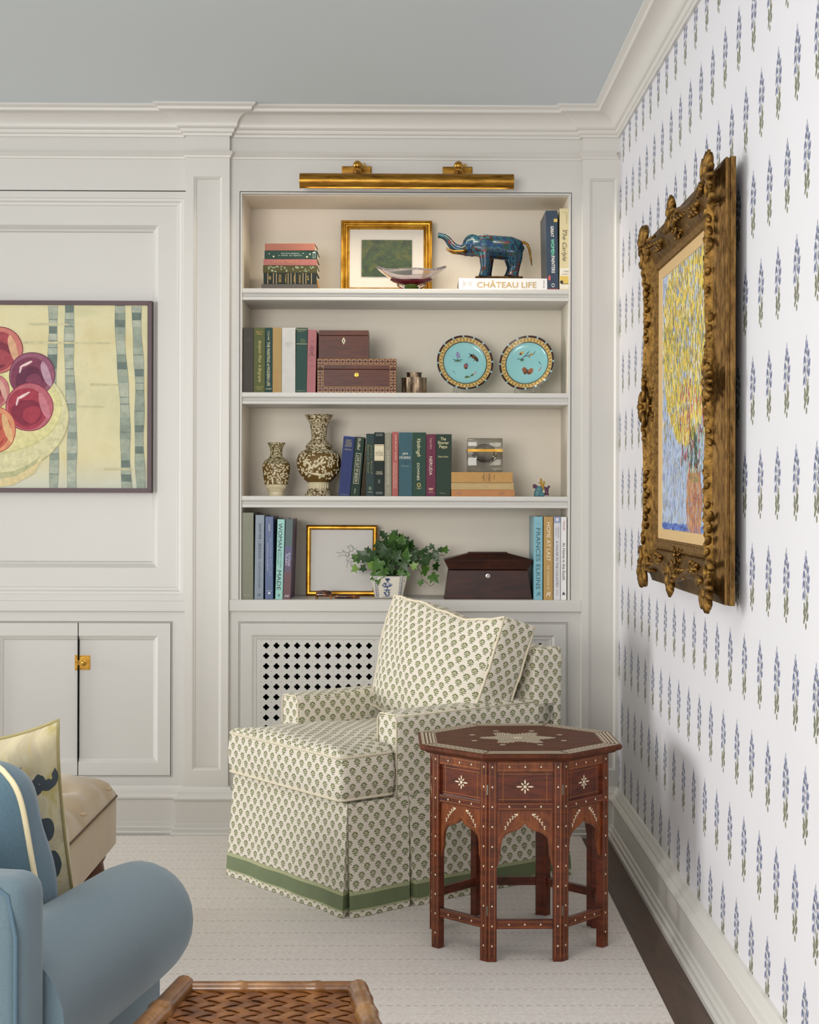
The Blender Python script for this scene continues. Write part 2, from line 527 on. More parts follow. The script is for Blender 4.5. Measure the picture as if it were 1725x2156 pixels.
# ------------------------------------------------------------------ bookcase in the wall
NX0, NX1 = wx(509), wx(1197); NY = .29
zs = [wz(608), wz(827), wz(1045), wz(1263)]       # tops of the three shelves and of the counter
bc = thing('bookcase', 'built-in ivory bookcase with three shelves set between the pilasters', 'bookcase', (0, 0, zs[3]))
dz = -zs[3]
def loc_bc(mb): return mb.xf(Matrix.Translation((0, 0, dz)))
fx0, fx1 = wx(503.5), wx(1203)
for a_, b_ in ((PX[1], fx0), (fx1, PR)): loc_bc(MB().box(a_, b_, 0, .02, zs[3], ZT + .003)).build('face_stile', paint, bc)
loc_bc(MB().panel(wx(505), wx(1201.5), zs[3] - .009, ZT, [(0, .02), (0, -.002), (.002, -.004), (.006, -.004), (.0075, -.001), (.0075, .02)], cap=False)
       ).build('bead', paint, bc, smooth=40)
loc_bc(MB().box(wx(503.5), NX0, .02, .33, zs[3], ZT)).build('side_panel', niche_paint, bc)
loc_bc(MB().box(NX1, wx(1203), .02, .33, zs[3], ZT)).build('side_panel', niche_paint, bc)
loc_bc(MB().box(NX0 - .005, NX1 + .005, .02, .33, wz(411), ZT + .002)).build('top_panel', niche_paint, bc)
loc_bc(MB().box(NX0, NX1, NY, .335, zs[3], ZT)).build('back_panel', niche_paint, bc)
nose = [(0, 0), (-.002, -.002), (-.002, -.015), (.0005, -.018), (.006, -.021), (.0075, -.026), (.004, -.030), (.002, -.033), (.002, -.041), (.004, -.043), (NY, -.043), (NY, 0)]
for z in zs[:3]:
    loc_bc(MB().prism([(y + .004, z + h) for y, h in nose], NX0, NX1, 'yz')).build('shelf', paint, bc, bevel=.0008)

ct = MB().box(PX[1], PR, -.016, .335, wz(1287) - zs[3], 0).build('counter', paint, bevel=.002)
ct.location = (0, 0, zs[3]); tag(ct, 'ivory counter running below the bookcase and above the pierced radiator doors', 'counter')
lg = MB().box(BAY_L, PX[0], -.014, .30, wz(1288) - wz(1266), 0).build('ledge', paint, bevel=.002)
lg.location = (0, 0, wz(1266)); tag(lg, 'ivory ledge above the cupboard doors under the fruit picture', 'ledge')

# radiator cabinet with two pierced doors
CZ1 = wz(1287); DZ1, DZ0 = wz(1313), wz(1633)
rc = thing('radiator_cabinet', 'ivory radiator cabinet with pierced quatrefoil doors behind the armchair', 'cabinet', (wx(850), 0, 0))
def loc_rc(mb): return mb.xf(Matrix.Translation((-wx(850), 0, 0)))
o0, o1 = wx(503.5), wx(1197)
fr = MB().box(PX[1], o0, 0, .03, 0, CZ1).box(o1, PR, 0, .03, 0, CZ1).box(o0, o1, 0, .03, DZ1 + .006, CZ1).box(o0, o1, 0, .03, 0, DZ0 - .006)
fr.box(wx(836), wx(864), 0, .03, DZ0 - .006, DZ1 + .006)
loc_rc(fr).build('cabinet_frame', paint, rc)
for a, b in ((503.5, 836), (864, 1197)):
    loc_rc(MB().panel(wx(a), wx(b), DZ0 - .006, DZ1 + .006, [(.0015, .02), (.0015, -.002), (.0045, -.002), (.0055, .02)], cap=False)).build('bead', paint, rc)
loc_rc(MB().panel(o0, o1, .01, CZ1 - .013, [(-.01, .03), (-.01, .33)])).build('shade_lining', void_shade, rc)  # recess lining coloured near-black in place of real shade
PITCH = 21.7 / 575
def quatrefoil(cx, cz, r):
    """outline of a four-lobed hole and the square cell round it, walked together"""
    hole = []; cell = []; hp = PITCH / 2
    for k in range(32):
        a = 2 * PI * k / 32
        q = (a + PI / 4) % (PI / 2) - PI / 4
        d = r * .55; rr = d * math.cos(q) + math.sqrt(max((r * .52) ** 2 - (d * math.sin(q)) ** 2, 0))
        hole.append((cx + rr * math.cos(a), cz + rr * math.sin(a)))
        s_ = hp / max(abs(math.cos(a)), abs(math.sin(a)))
        cell.append((cx + s_ * math.cos(a), cz + s_ * math.sin(a)))
    return hole, cell
def pierced_door(xa, xb):
    d = thing_part = MB()
    d.panel(xa, xb, DZ0, DZ1, [(0, .02), (0, 0), (.042, 0), (.044, .001), (.050, .006), (.058, .008), (.060, .012)], cap=False)
    o = loc_rc(d).build('door', paint, rc, smooth=25, recalc=False)
    gx0, gx1, gz0, gz1 = xa + .060, xb - .060, DZ0 + .060, DZ1 - .060
    nx = int((gx1 - gx0) / PITCH); nz = int((gz1 - gz0) / PITCH)
    x_ = (gx0 + gx1) / 2 - nx * PITCH / 2; z_ = gz1 - .004 - nz * PITCH
    g = MB(); yf, yb = .012, .017
    for i in range(nx):
        for j in range(nz):
            hole, cell = quatrefoil(x_ + (i + .5) * PITCH, z_ + (j + .5) * PITCH, .0105)
            n = len(hole)
            g.add([(p[0], yf, p[1]) for p in cell] + [(p[0], yf, p[1]) for p in hole] + [(p[0], yb, p[1]) for p in hole],
                  [(k, (k + 1) % n, n + (k + 1) % n, n + k) for k in range(n)] + [(n + k, n + (k + 1) % n, 2 * n + (k + 1) % n, 2 * n + k) for k in range(n)])
    for a in ((gx0, gx1, z_ + nz * PITCH, gz1), (gx0, gx1, gz0, z_), (gx0, x_, z_, z_ + nz * PITCH), (x_ + nx * PITCH, gx1, z_, z_ + nz * PITCH)):
        g.add([(a[0], yf, a[2]), (a[1], yf, a[2]), (a[1], yf, a[3]), (a[0], yf, a[3])], [(0, 1, 2, 3)])
    loc_rc(g).build('pierced_panel', paint, o, recalc=False)
    pin = MB()
    for i in range(nx + 1):
        for j in range(nz + 1):
            cx, cz = x_ + i * PITCH, z_ + j * PITCH
            pin.add([(cx + .0013 * math.cos(q * PI / 3), yf - .0002, cz + .0013 * math.sin(q * PI / 3)) for q in range(6)], [tuple(range(6))])
    loc_rc(pin).build('pin_hole_shade', void_shade, o, kind='stuff')  # near-black discs on the surface stand in for shaded holes
pierced_door(wx(507), wx(832.5)); pierced_door(wx(867.5), wx(1193.5))

# cupboards in the left bay
def cupboard(pa, pb, name, label, latch):
    xc = (wx(pa) + wx(pb)) / 2
    r = thing(name, label, 'cabinet', (xc, 0, 0))
    L = lambda mb: mb.xf(Matrix.Translation((-xc, 0, 0)))
    a, b = wx(pa), wx(pb); top = wz(1288)
    ea = BAY_L if pa < -100 else wx(-40); eb = PX[0] if pa > -100 else wx(-40)
    f = MB().box(ea, a, 0, .03, 0, top).box(b, eb, 0, .03, 0, top).box(a, b, 0, .03, DZ1 + .006, top).box(a, b, 0, .03, 0, DZ0 - .006)
    f.box(ea, eb, .29, .3, 0, top)
    L(f).build('cabinet_frame', paint, r)
    L(MB().panel(a, b, DZ0 - .006, DZ1 + .006, [(.0015, .02), (.0015, -.002), (.004, -.002), (.005, .02)], cap=False)).build('bead', paint, r)
    L(MB().box(a, b, .022, .03, DZ0 - .006, DZ1 + .006)).build('shade_lining', void_shade, r)  # near-black sheet behind the doors colours their gaps as shade
    mid = (a + b) / 2
    for side, (xa, xb) in ((1, (a + .0075, mid - .002)), (-1, (mid + .002, b - .0075))):
        m = MB(); vs = []; prof = [(0, .02), (0, 0), (.046, 0), (.048, .001), (.054, .006), (.060, .008), (.062, .011), (.064, .0125)]
        for d, y in prof:
            l, r_ = (d, 0) if side > 0 else (0, d)
            vs += [(xa + l, y, DZ0 + d), (xb - r_, y, DZ0 + d), (xb - r_, y, DZ1 - d), (xa + l, y, DZ1 - d)]
        fs = [(4 * k + i, 4 * k + (i + 1) % 4, 4 * k + 4 + (i + 1) % 4, 4 * k + 4 + i) for k in range(len(prof) - 1) for i in range(4)]
        fs.append(tuple(4 * (len(prof) - 1) + i for i in range(4)))
        m.add(vs, fs)
        dr = L(m).build('door', paint, r, smooth=25, recalc=False)
        if side < 0:
            # brass cupboard latch: plate on this door, keep on the other
            zc = wz(1397); x0 = mid + .002
            k = MB().box(x0, x0 + .040, .0085, .0125, zc - .026, zc + .026).box(x0 + .004, x0 + .036, .006, .009, zc - .020, zc + .018)
            k.box(mid - .014, mid - .002, .0085, .0125, zc - .028, zc + .028).box(mid - .012, x0 + .012, .004, .009, zc - .009, zc + .009)
            for dx in (.005, .035):
                for q in (-.022, .022): k.ball((x0 + dx, .008, zc + q), .0025, 8, 5)
            for q in (-.023, .023): k.ball((mid - .008, .008, zc + q), .0025, 8, 5)
            k.lathe([(.010, 0), (.010, .003), (.004, .005), (.004, .012)], 14, (0, 0, 0))
            n0 = len(k.v) - 4 * 14
            k.xf(Matrix.Translation((x0 + .018, .007, zc)) @ Matrix.Rotation(R(90), 4, 'X'), n0)
            k.ball((x0 + .018, -.008, zc), (.007, .006, .011), 12, 8)
            L(k).build('latch', bright_brass, dr, smooth=40)
    return r
cupboard(-31, 365, 'cupboard', 'ivory two-door cupboard with a brass latch left of the pilaster', True)
cupboard(-445, -49, 'cupboard', 'ivory two-door cupboard at the far left end of the panelled bay', True)

# ------------------------------------------------------------------ rug
def rug_mat():
    t = NT('handwoven_greige_rug'); o = t.coord()
    sep = t.new('ShaderNodeSeparateXYZ'); t.l.new(o, sep.inputs[0])
    w1 = t.noise(t.scaled(o, 160, 420, 1), 1, 2); w2 = t.noise(o, 90, 3)
    f = t.math('ADD', t.math('MULTIPLY', w1, .6), t.math('MULTIPLY', w2, .4))
    c = t.ramp(f, [(.3, '#d2cac3'), (.7, '#f0eae4')])
    rowf = t.math('FRACT', t.math('DIVIDE', sep.outputs[1], .0625))
    line = t.math('LESS_THAN', t.math('ABSOLUTE', t.math('SUBTRACT', rowf, .5)), .07)
    alt = t.math('MODULO', t.math('FLOOR', t.math('DIVIDE', t.math('ADD', sep.outputs[1], 20), .0625)), 2.0)
    dash = t.math('LESS_THAN', t.math('FRACT', t.math('ADD', t.math('DIVIDE', sep.outputs[0], .021), t.math('MULTIPLY', t.noise(t.scaled(o, 30, 1, 1), 1, 2), .8))), .55)
    k = t.math('MULTIPLY', t.math('MULTIPLY', line, dash), t.math('ADD', t.math('MULTIPLY', alt, .22), .10))
    t.base(t.mix(k, c, lin('#857a6f')))
    diag = t.new('ShaderNodeTexWave', wave_type='BANDS', bands_direction='DIAGONAL')
    t.l.new(o, diag.inputs['Vector']); diag.inputs['Scale'].default_value = 55; diag.inputs['Distortion'].default_value = 2
    t.bump(t.math('ADD', f, t.math('MULTIPLY', diag.outputs['Fac'], .25)), .35, .004)
    return t.set(.95)
RX = .622
rug = MB().rbox((0, 0, .004), ((RX + 3.1) / 2, 3.6, .004), .0035, 2, 2).build('rug', rug_mat(), smooth=60)
rug.location = ((RX - 3.1) / 2, -.062 - 3.6, 0)
tag(rug, 'greige woven rug with dashed stitch rows covering the floor', 'rug')

# ------------------------------------------------------------------ picture light over the bookcase
LY = -.095
plx = (wx(631, LY) + wx(1079, LY)) / 2
pl = thing('picture_light', 'long antique brass picture light mounted above the bookcase', 'picture light', (plx, 0, wz(382, LY)))
hw = (wx(1079, LY) - wx(631, LY)) / 2; rr = 16.2 / sc(LY)
arc = [(rr * math.cos(R(a)), rr * math.sin(R(a))) for a in range(-60, 241, 15)]
prof = arc + [((rr - .0025) * math.cos(R(a)), (rr - .0025) * math.sin(R(a))) for a in range(240, -61, -15)]
sh = MB().prism([(u, v) for u, v in prof], -hw, hw, 'yz').xf(Matrix.Translation((0, LY, 0)))
sh.build('tube_shade', antique_brass, pl, smooth=35)
for e in (-1, 1):
    MB().lathe([(rr, 0), (rr, .004), (rr * .6, .005)], 28).xf(Matrix.Translation((e * (hw - .002), LY, 0)) @ Matrix.Rotation(R(90 * e), 4, 'Y')).build('end_cap', antique_brass, pl, smooth=35)
bulb = bpy.data.lights.new('picture_light_bulb', 'AREA'); bulb.shape = 'RECTANGLE'; bulb.size = .72; bulb.size_y = .02; bulb.energy = 4.0; bulb.color = (1.0, .87, .68)
bo = bpy.data.objects.new('picture_light_bulb', bulb); C.objects.link(bo); bo.parent = pl; bo.location = (0, LY, -.012); bo.rotation_euler = (R(28), 0, 0)
for pxc in (749.5, 961.5):
    cx = wx(pxc) - plx; zc = wz(361) - wz(382, LY)
    MB().panel(cx - .054, cx + .054, zc - .016, zc + .016, [(0, 0), (0, -.008), (.004, -.011), (.006, -.011)]).build('back_plate', antique_brass, pl)
    bx = wx(pxc + 2, LY * .55) - plx; bz = wz(352, LY * .55) - wz(382, LY)
    a = MB().tube([(cx, -.01, zc), (cx, -.03, bz), (bx, LY * .55, bz)], .006, 10).tube([(bx, LY * .55, bz), (bx, LY * .8, bz - .012), (bx, LY, rr * .9)], .006, 10)
    a.tube([(bx - .017, LY, rr - .001), (bx - .012, LY, rr + .012), (bx, LY, rr + .017), (bx + .012, LY, rr + .012), (bx + .017, LY, rr - .001)], .003, 8)
    a.build('arm', antique_brass, pl, smooth=50)
    MB().ball((bx, LY * .7, bz + .003), .0165, 20, 12).build('ball_joint', bright_brass, pl, smooth=180)
    MB().tube([(bx + .014, LY * .7, bz + .005), (bx + .026, LY * .7, bz + .005)], .0025, 8).tube([(bx + .026, LY * .7, bz - .001), (bx + .026, LY * .7, bz + .010)], .003, 8).build('thumb_screw', bright_brass, pl, smooth=50)

# ------------------------------------------------------------------ books
def cloth(col, kind='cloth'):
    n = kind + '_' + col.strip('#')
    col = mute(col)
    if kind == 'cloth': return M(n, col, .75, var=.10, vscale=35, bump=.12, bscale=900)
    return M(n, col, .38, var=.03, vscale=12)
def book(label, px0, px1, pyt, zb, Y, depth, col, texts=(), bands=(), lean=0., turn=0., jacket=False, inks=None, pyb=None, flat=False, cat='book', group=None):
    """a standing book (spine towards the room) or, with flat, one lying down with its spine along X"""
    s = sc(Y)
    x0, x1 = wx(px0, Y), wx(px1, Y)
    if flat:
        L, T = x1 - x0, (pyb - pyt) / s; z0 = zb
    else:
        L, T = wz(pyt, Y) - zb, x1 - x0; z0 = zb
    r = thing('book', label, cat, ((x0 + x1) / 2, Y, z0), rz=turn, ry=lean, group=group)
    bt = .0022; ht = T / 2
    # cover section in (thickness, depth): spine plus two boards
    if flat:
        c = MB().box(-L / 2, L / 2, 0, .003, 0, T).box(-L / 2, L / 2, .002, depth, 0, bt).box(-L / 2, L / 2, .002, depth, T - bt, T)
        pg = MB().box(-L / 2 + .003, L / 2 - .003, .003, depth - .004, bt, T - bt)
    else:
        c = MB().box(-ht, ht, 0, .003, 0, L).box(-ht, -ht + bt, .002, depth, 0, L).box(ht - bt, ht, .002, depth, 0, L)
        pg = MB().box(-ht + bt, ht - bt, .003, depth - .004, .003, L - .003)
    cov = c.build('cover', cloth(col, 'jacket' if jacket else 'cloth'), r, bevel=min(.0012, T * .12))
    pg.build('page_block', paper, r)
    for k, (s0, s1, t0, t1, bc_) in enumerate(bands):        # printed bands and labels on the spine
        if flat: q = MB().box(-L / 2 + L * s0, -L / 2 + L * s1, -.0004 - k * .00004, .001, T * t0, T * t1)
        else: q = MB().box(-ht + T * t0, -ht + T * t1, -.0004 - k * .00004, .001, L * (1 - s1), L * (1 - s0))
        q.build('spine_band', cloth(bc_, 'jacket'), r)
    for e in texts:
        st, md, a0, a1, b0, b1, cl = e[:7]; kw = e[7] if len(e) > 7 else {}
        # a: span along the book's length (from its top / left), b: span across its thickness
        if flat:
            cx, cz = -L / 2 + L * (a0 + a1) / 2, T * (b0 + b1) / 2; la, lb = L * (a1 - a0), T * (b1 - b0)
            if md == 'h': text(r, st, (cx, cz), la, lb, cl, 'h', **kw)
            else: text(r, st, (cx, cz), lb, la, cl, 'v', **kw)
        else:
            cx, cz = -ht + T * (b0 + b1) / 2, L * (1 - (a0 + a1) / 2); la, lb = L * (a1 - a0), T * (b1 - b0)
            if md == 'v': text(r, st, (cx, cz), la, lb, cl, 'v', **kw)
            else: text(r, st, (cx, cz), lb, la, cl, 'h', **kw)
    return r
gold_ink = '#c9a75a'; cream_ink = '#e6dcc0'

# top shelf, stack of six lying flat
Yb = .03; zz = zs[0]; s_ = sc(Yb)
G = 'six books lying in a stack on the top shelf'
stack = [(549.6, 668, 599.5, 610.5, '#5d5650', 'grey-brown cloth book at the bottom of the stack on the top shelf', [], [], .16),
         (554, 666, 575.5, 599, '#15241f', 'black-green book with gold bands across its spine in the top shelf stack',
          [('HOUSES', 'v', .285, .335, .15, .85, gold_ink), ('Twilight', 'v', .40, .435, .1, .9, gold_ink), ('WALES', 'v', .565, .60, .2, .8, gold_ink), ('LONDON', 'v', .665, .70, .1, .85, gold_ink), ('*', 'h', .10, .145, .35, .75, gold_ink), ('S', 'h', .82, .85, .35, .75, gold_ink)],
          [(a, a + .014, .02, .98, '#a98b4c') for a in (.075, .18, .235, .455, .51, .585, .735, .79, .895)], .14),
         (553, 667, 559.5, 575.5, '#4c4716', 'dark olive book with a pale green leaf pattern along its spine', [], 'leaf', .15),
         (553.7, 666, 546.5, 559.5, '#b0605a', 'dusty pink book with worn gilt lettering in the top shelf stack', [('LA REINE  MARGOT', 'h', .17, .66, .38, .78, '#c98f5e')], [], .14),
         (556, 667, 528.5, 546.5, '#184236', 'dark green book reading A POINT OF BEAUTY in the top shelf stack',
          [('THE MOTH PRESENTS', 'h', .31, .66, .60, .72, '#c8d4c4'), ('A  POINT  OF  BEAUTY', 'h', .26, .71, .34, .50, '#b9c8b6')],
          [(.915, .965, .15, .85, '#c9d6c9'), (.919, .961, .18, .72, '#184236'), (.08, .10, .55, .68, '#b9a97c'), (.16, .185, .22, .38, '#e7dfb8'), (.72, .74, .62, .74, '#9fb49c'), (.79, .82, .18, .36, '#d8c890'), (.85, .872, .52, .66, '#e9e2c4')], .15),
         (556.5, 662, 513.5, 528.5, '#a9614a', 'faded salmon cloth book on top of the stack on the top shelf', [], [], .13)]
zcur = zz
for px0, px1, yt, yb, col, lab, tx, bd, dp in stack:
    leaf = bd == 'leaf'
    r = book(lab, px0, px1, yt, zcur, Yb, dp, col, tx, [] if leaf else bd, flat=True, pyb=yb, group=G, turn=R(-2) if yt < 520 else 0)
    if leaf:
        random.seed(5); q = MB(); L = (px1 - px0) / s_; T = (yb - yt) / s_
        for i in range(46):
            u = random.uniform(-.40, .43) * L; v = random.uniform(.15, .85) * T
            if -.06 * L < u < .05 * L: continue
            a = random.uniform(0, PI); l = random.uniform(.003, .006); w2 = l * .45
            q.flat([(u + l * math.cos(a) * math.cos(k) - w2 * math.sin(a) * math.sin(k), v + l * math.sin(a) * math.cos(k) * .7 + w2 * math.cos(a) * math.sin(k)) for k in [j * PI / 4 for j in range(8)]], -.0006 - i * 2e-6)
        q.build('leaf_print', cloth('#8a9a66', 'jacket'), r)
    zcur += (yb - yt) / s_
rb = MB().tube([(wx(667, .06), .05, zz + .035), (wx(669, .05), .03, zz + .02), (wx(671, .03), .012, zz + .004)], .004, 6, flat=.3).build('bookmark_ribbon', M('tan_ribbon', '#a8763a', .6))
rb.data.transform(Matrix.Translation((-wx(669, .05), -.03, -zz))); rb.location = (wx(669, .05), .03, zz)
tag(rb, 'short tan ribbon hanging beside the book stack on the top shelf', 'ribbon')

# book under the elephant and two uprights at the right
book('white book reading CHÂTEAU LIFE lying under the elephant', 965, 1152, 586, zz, .012, .25, '#e8e6e6',
     [('CHÂTEAU LIFE', 'h', .205, .875, .16, .82, '#c2a160', dict(bold=.004)), ('JANE\nWEBSTER', 'v', .045, .08, .18, .82, '#b5ab9c'), ('ROBYN\nLEA', 'v', .105, .14, .28, .75, '#b5ab9c'), ('ASSOULINE', 'v', .953, .967, .15, .85, '#35302a')], [],
     jacket=True, flat=True, pyb=609.5)
gw = book('navy book reading GREAT WOMEN PAINTERS upright beside the elephant', 1151, 1176, 442, zz, .012, .235, '#223a52',
     [('GREAT', 'v', .195, .335, .40, .66, '#e8e6df', dict(bold=.018)), ('WOMEN', 'v', .36, .565, .40, .70, '#7fd6b4', dict(bold=.018)), ('PAINTERS', 'v', .575, .79, .42, .70, '#e8e6df', dict(bold=.018))],
     [(.985, 1., .05, .98, '#8f2a3a'), (.105, .145, .68, .99, '#d8b426')], jacket=True, lean=R(-1.2))
q = MB().flat([(-.012 + .006 * math.cos(k * PI / 5) * (1 if k % 2 else .6), .043 + .010 * math.sin(k * PI / 5)) for k in range(10)], -.0007); q.build('red_mark', cloth('#d8483e', 'jacket'), gw)
q = MB()
for a, b in ((.006, .0045), (.003, .002)): q.flat([(.001 + a * math.cos(k * PI / 4), .016 + a * 1.3 * math.sin(k * PI / 4)) for k in range(8)], -.0007)
q.build('publisher_mark', cloth('#b9c0c8', 'jacket'), gw)
cl_ = book('cream book with a yellow taxi on its spine, top shelf right end', 1177.5, 1196.5, 437.5, zz, .012, .24, '#d9c98f',
     [('The Carlyle', 'v', .27, .65, .18, .78, '#4a4032', dict(shear=.35)), ('TAXI', 'h', .765, .785, .45, .98, '#2f3136')],
     [(.735, .99, .04, .98, '#e6e0cc'), (.83, .925, .05, .98, '#e0bb1c'), (.805, .812, .25, .98, '#8c7a4a'), (.925, .932, .2, .98, '#2a2a2a'), (.265, .27, .35, .98, '#6a5f45'), (.05, .052, .3, .8, '#6a5f45'), (.06, .19, .74, .77, '#8c7f58')], jacket=True)
q = MB().lathe([(.006, 0), (.006, .0004)], 16).xf(Matrix.Translation((-.009, -.0005, .028)) @ Matrix.Rotation(R(90), 4, 'X')); q.build('wheel_print', cloth('#2a2a2a', 'jacket'), cl_)

# second shelf
zz = zs[1]; Yb = .012
book('dark grey cloth book at the left end of the second shelf', 511, 533.5, 691, zz, Yb, .17, '#46423c', [('COLLECTED\nLETTERS', 'h', .16, .22, .2, .8, '#5f594f')], [])
book('olive green book with gilt script down its spine on the second shelf', 534, 557.5, 691, zz, Yb, .17, '#59622a',
     [('Robert C.\nAlberts', 'h', .05, .11, .2, .82, gold_ink), ('Benjamin West  A Biography', 'v', .20, .85, .34, .70, '#cbbd7c', dict(shear=.35)), ('HOUGHTON\nMIFFLIN', 'h', .90, .96, .15, .85, '#a99d55')], [])
book('dark teal book reading THE PAINTING OF MODERN LIFE', 558, 573, 691, zz, Yb, .17, '#1c4644',
     [('T.J.CLARK', 'v', .05, .20, .30, .58, '#d6d3a9'), ('THE PAINTING of MODERN LIFE', 'v', .22, .90, .26, .66, '#e0dcae'), ('KNOPF', 'h', .935, .955, .1, .9, '#d6d3a9')], [])
book('mustard yellow book without a jacket on the second shelf', 573.5, 592.5, 691, zz, Yb, .17, '#b5924a', [('ART AND LIFE', 'v', .66, .95, .32, .55, '#c98a4a')], [])
book('thick white book between the mustard and the green one', 593, 621.5, 691, zz, Yb, .17, '#cfcdc8', [('AMERICAN\nART', 'h', .23, .30, .2, .8, '#bdbab4')], [])
book('dark green book with a gilt-edged label near its top on the second shelf', 622, 645.5, 691, zz, Yb, .17, '#214a43',
     [('MAJESTY', 'h', .045, .065, .1, .8, '#a8a878'), ('ELIZABETH II\nAND THE HOUSE\nOF WINDSOR', 'h', .17, .235, .3, .85, '#7d8f6a'), ('LIPPINCOTT', 'h', .965, .98, .1, .85, '#9aa57c')],
     [(.02, .03, .02, .98, '#9d9a55'), (.245, .255, .02, .98, '#9d9a55')], lean=R(.6))
book('dusty pink book leaning against the wooden boxes', 645.5, 663.5, 695, zz, Yb, .16, '#b0666c',
     [('SHE\nWROTE\nWITH\nAND\nLETTERS', 'h', .25, .42, .15, .85, '#5a2f38'), ('*', 'h', .17, .20, .4, .65, '#7a3a48'), ('*', 'h', .47, .50, .4, .65, '#7a3a48'), ('MURRAY', 'h', .57, .585, .2, .8, '#6a3540')], [], lean=R(1.0))

# third shelf
zz = zs[2]
book('royal blue book leaning at the left of the third shelf row', 712.5, 736.5, 918, zz, .02, .15, '#26356f',
     [('EARLY\nTUDOR\nPOETRY', 'h', .06, .18, .2, .8, '#a9a276'), ('BERDAN', 'h', .215, .235, .2, .8, '#a9a276'), ('MACMILLAN', 'h', .965, .978, .15, .85, '#8f93a8')], [(.0, .012, 0, 1, '#5a66a0')], lean=R(5.0))
book('dark green leaning book reading LOVE OUT OF SEASON', 737.5, 757, 920, zz, .02, .15, '#173529',
     [('Ella Leffland', 'v', .02, .22, .30, .62, '#d8d3b8', dict(shear=.3)), ('LOVE OUT OF SEASON', 'v', .31, .76, .34, .64, '#ddd8bc'), ('Atheneum', 'v', .87, .96, .40, .58, '#b9b491', dict(shear=.3))],
     [(.275, .282, .22, .78, '#cfc9a8'), (.782, .789, .22, .78, '#cfc9a8'), (.275, .789, .22, .25, '#cfc9a8'), (.275, .789, .75, .78, '#cfc9a8')], lean=R(5.0))
book('blue-green book with dull gilt lettering next to the leaning pair', 771, 788, 913.5, zz, .012, .15, '#253f3d',
     [('James Beard', 'v', .18, .64, .50, .80, '#7f7b42'), ('Beard on Bread', 'v', .18, .62, .14, .40, '#7f7b42')], [(.85, .90, .35, .65, '#5d6a48'), (.93, .94, .2, .8, '#8a8a5c')])
book('black-green book with a cream label reading MOON STONE', 788, 809, 910.5, zz, .012, .15, '#16241f',
     [('THE', 'h', .285, .297, .42, .62, '#4a4636'), ('MOON\nSTONE', 'h', .305, .37, .12, .88, '#3e3a2c'), ('WILKIE\nCOLLINS', 'h', .61, .66, .15, .85, '#d8d2b4')],
     [(.19, .445, .02, .98, '#d6c89c'), (.20, .215, .02, .98, '#b09a62'), (.43, .437, .02, .98, '#b09a62'), (.02, .06, .15, .85, '#223730'), (.93, .97, .15, .85, '#223730'), (.74, .80, .38, .62, '#2a3a30')])
book('slim beige book between the cream-labelled black one and the coral red one', 810, 824.5, 911, zz, .012, .15, '#8f8b76', [('THE ENCHANTED CASTLE', 'v', .27, .82, .34, .66, '#c9c4ae'), ('E. Nesbit', 'v', .05, .22, .4, .62, '#b5b09a'), ('Puffin', 'v', .87, .96, .4, .62, '#b5b09a')], [])
book('slim coral red book in the middle of the third shelf row', 825.5, 838.5, 909.5, zz, .012, .15, '#b0524c',
     [('JANE BRYANT QUINN', 'v', .04, .44, .42, .72, '#e8cdb8'), ('HOW TO MAKE YOUR MONEY LAST', 'v', .48, .88, .52, .78, '#dfbba6'), ('INDISPENSABLE RETIREMENT', 'v', .48, .88, .2, .42, '#dfbba6')], [])
book('teal blue book right of the coral red one on the third shelf', 840, 868, 910.5, zz, .012, .15, '#2c5c69',
     [('JAN', 'h', .315, .36, .26, .66, '#e2e0cf'), ('MORRIS', 'h', .375, .415, .05, .88, '#e2e0cf'), ('AMONG THE\nCITIES', 'h', .45, .50, .2, .8, '#1f4552'), ('Essays', 'h', .52, .535, .18, .75, '#b9c6c4', dict(shear=.3))], [])
book('dark green book with white script between the teal and the plum one', 868.5, 897, 910.5, zz, .012, .15, '#1f4636',
     [('Vanbrugh', 'v', .10, .38, .25, .62, '#e0dcb4', dict(shear=.4)), ('DOWNES', 'v', .48, .75, .34, .52, '#e3dfc0'), ('ST MARTINS\nPRESS', 'h', .865, .89, .25, .7, '#c9c58f'), ('O', 'h', .79, .855, .34, .62, '#c9b868', dict(bold=.02))], [])
book('plum purple book on the third shelf', 897.5, 917.5, 914, zz, .012, .15, '#6f1f41',
     [('Tristan Harris', 'v', .06, .24, .38, .62, '#d8a8a0'), ('NERUDA', 'v', .36, .66, .32, .64, '#e8d6c8'), ('W', 'h', .865, .905, .25, .75, '#e8c6a8', dict(bold=.03)), ('VIKING', 'h', .925, .94, .25, .75, '#e0c0b0')], [])
book('thick dark green book at the right end of the upright row, third shelf', 918, 951, 914, zz, .012, .15, '#223a2b',
     [('The\nShorter\nPepys', 'h', .05, .24, .12, .82, '#e6dfae'), ('Robert Latham', 'h', .345, .375, .15, .78, '#c9c58f'), ('California', 'h', .94, .955, .25, .6, '#a9a87c')], [])
Gh = 'three yellow books lying under the glass box'
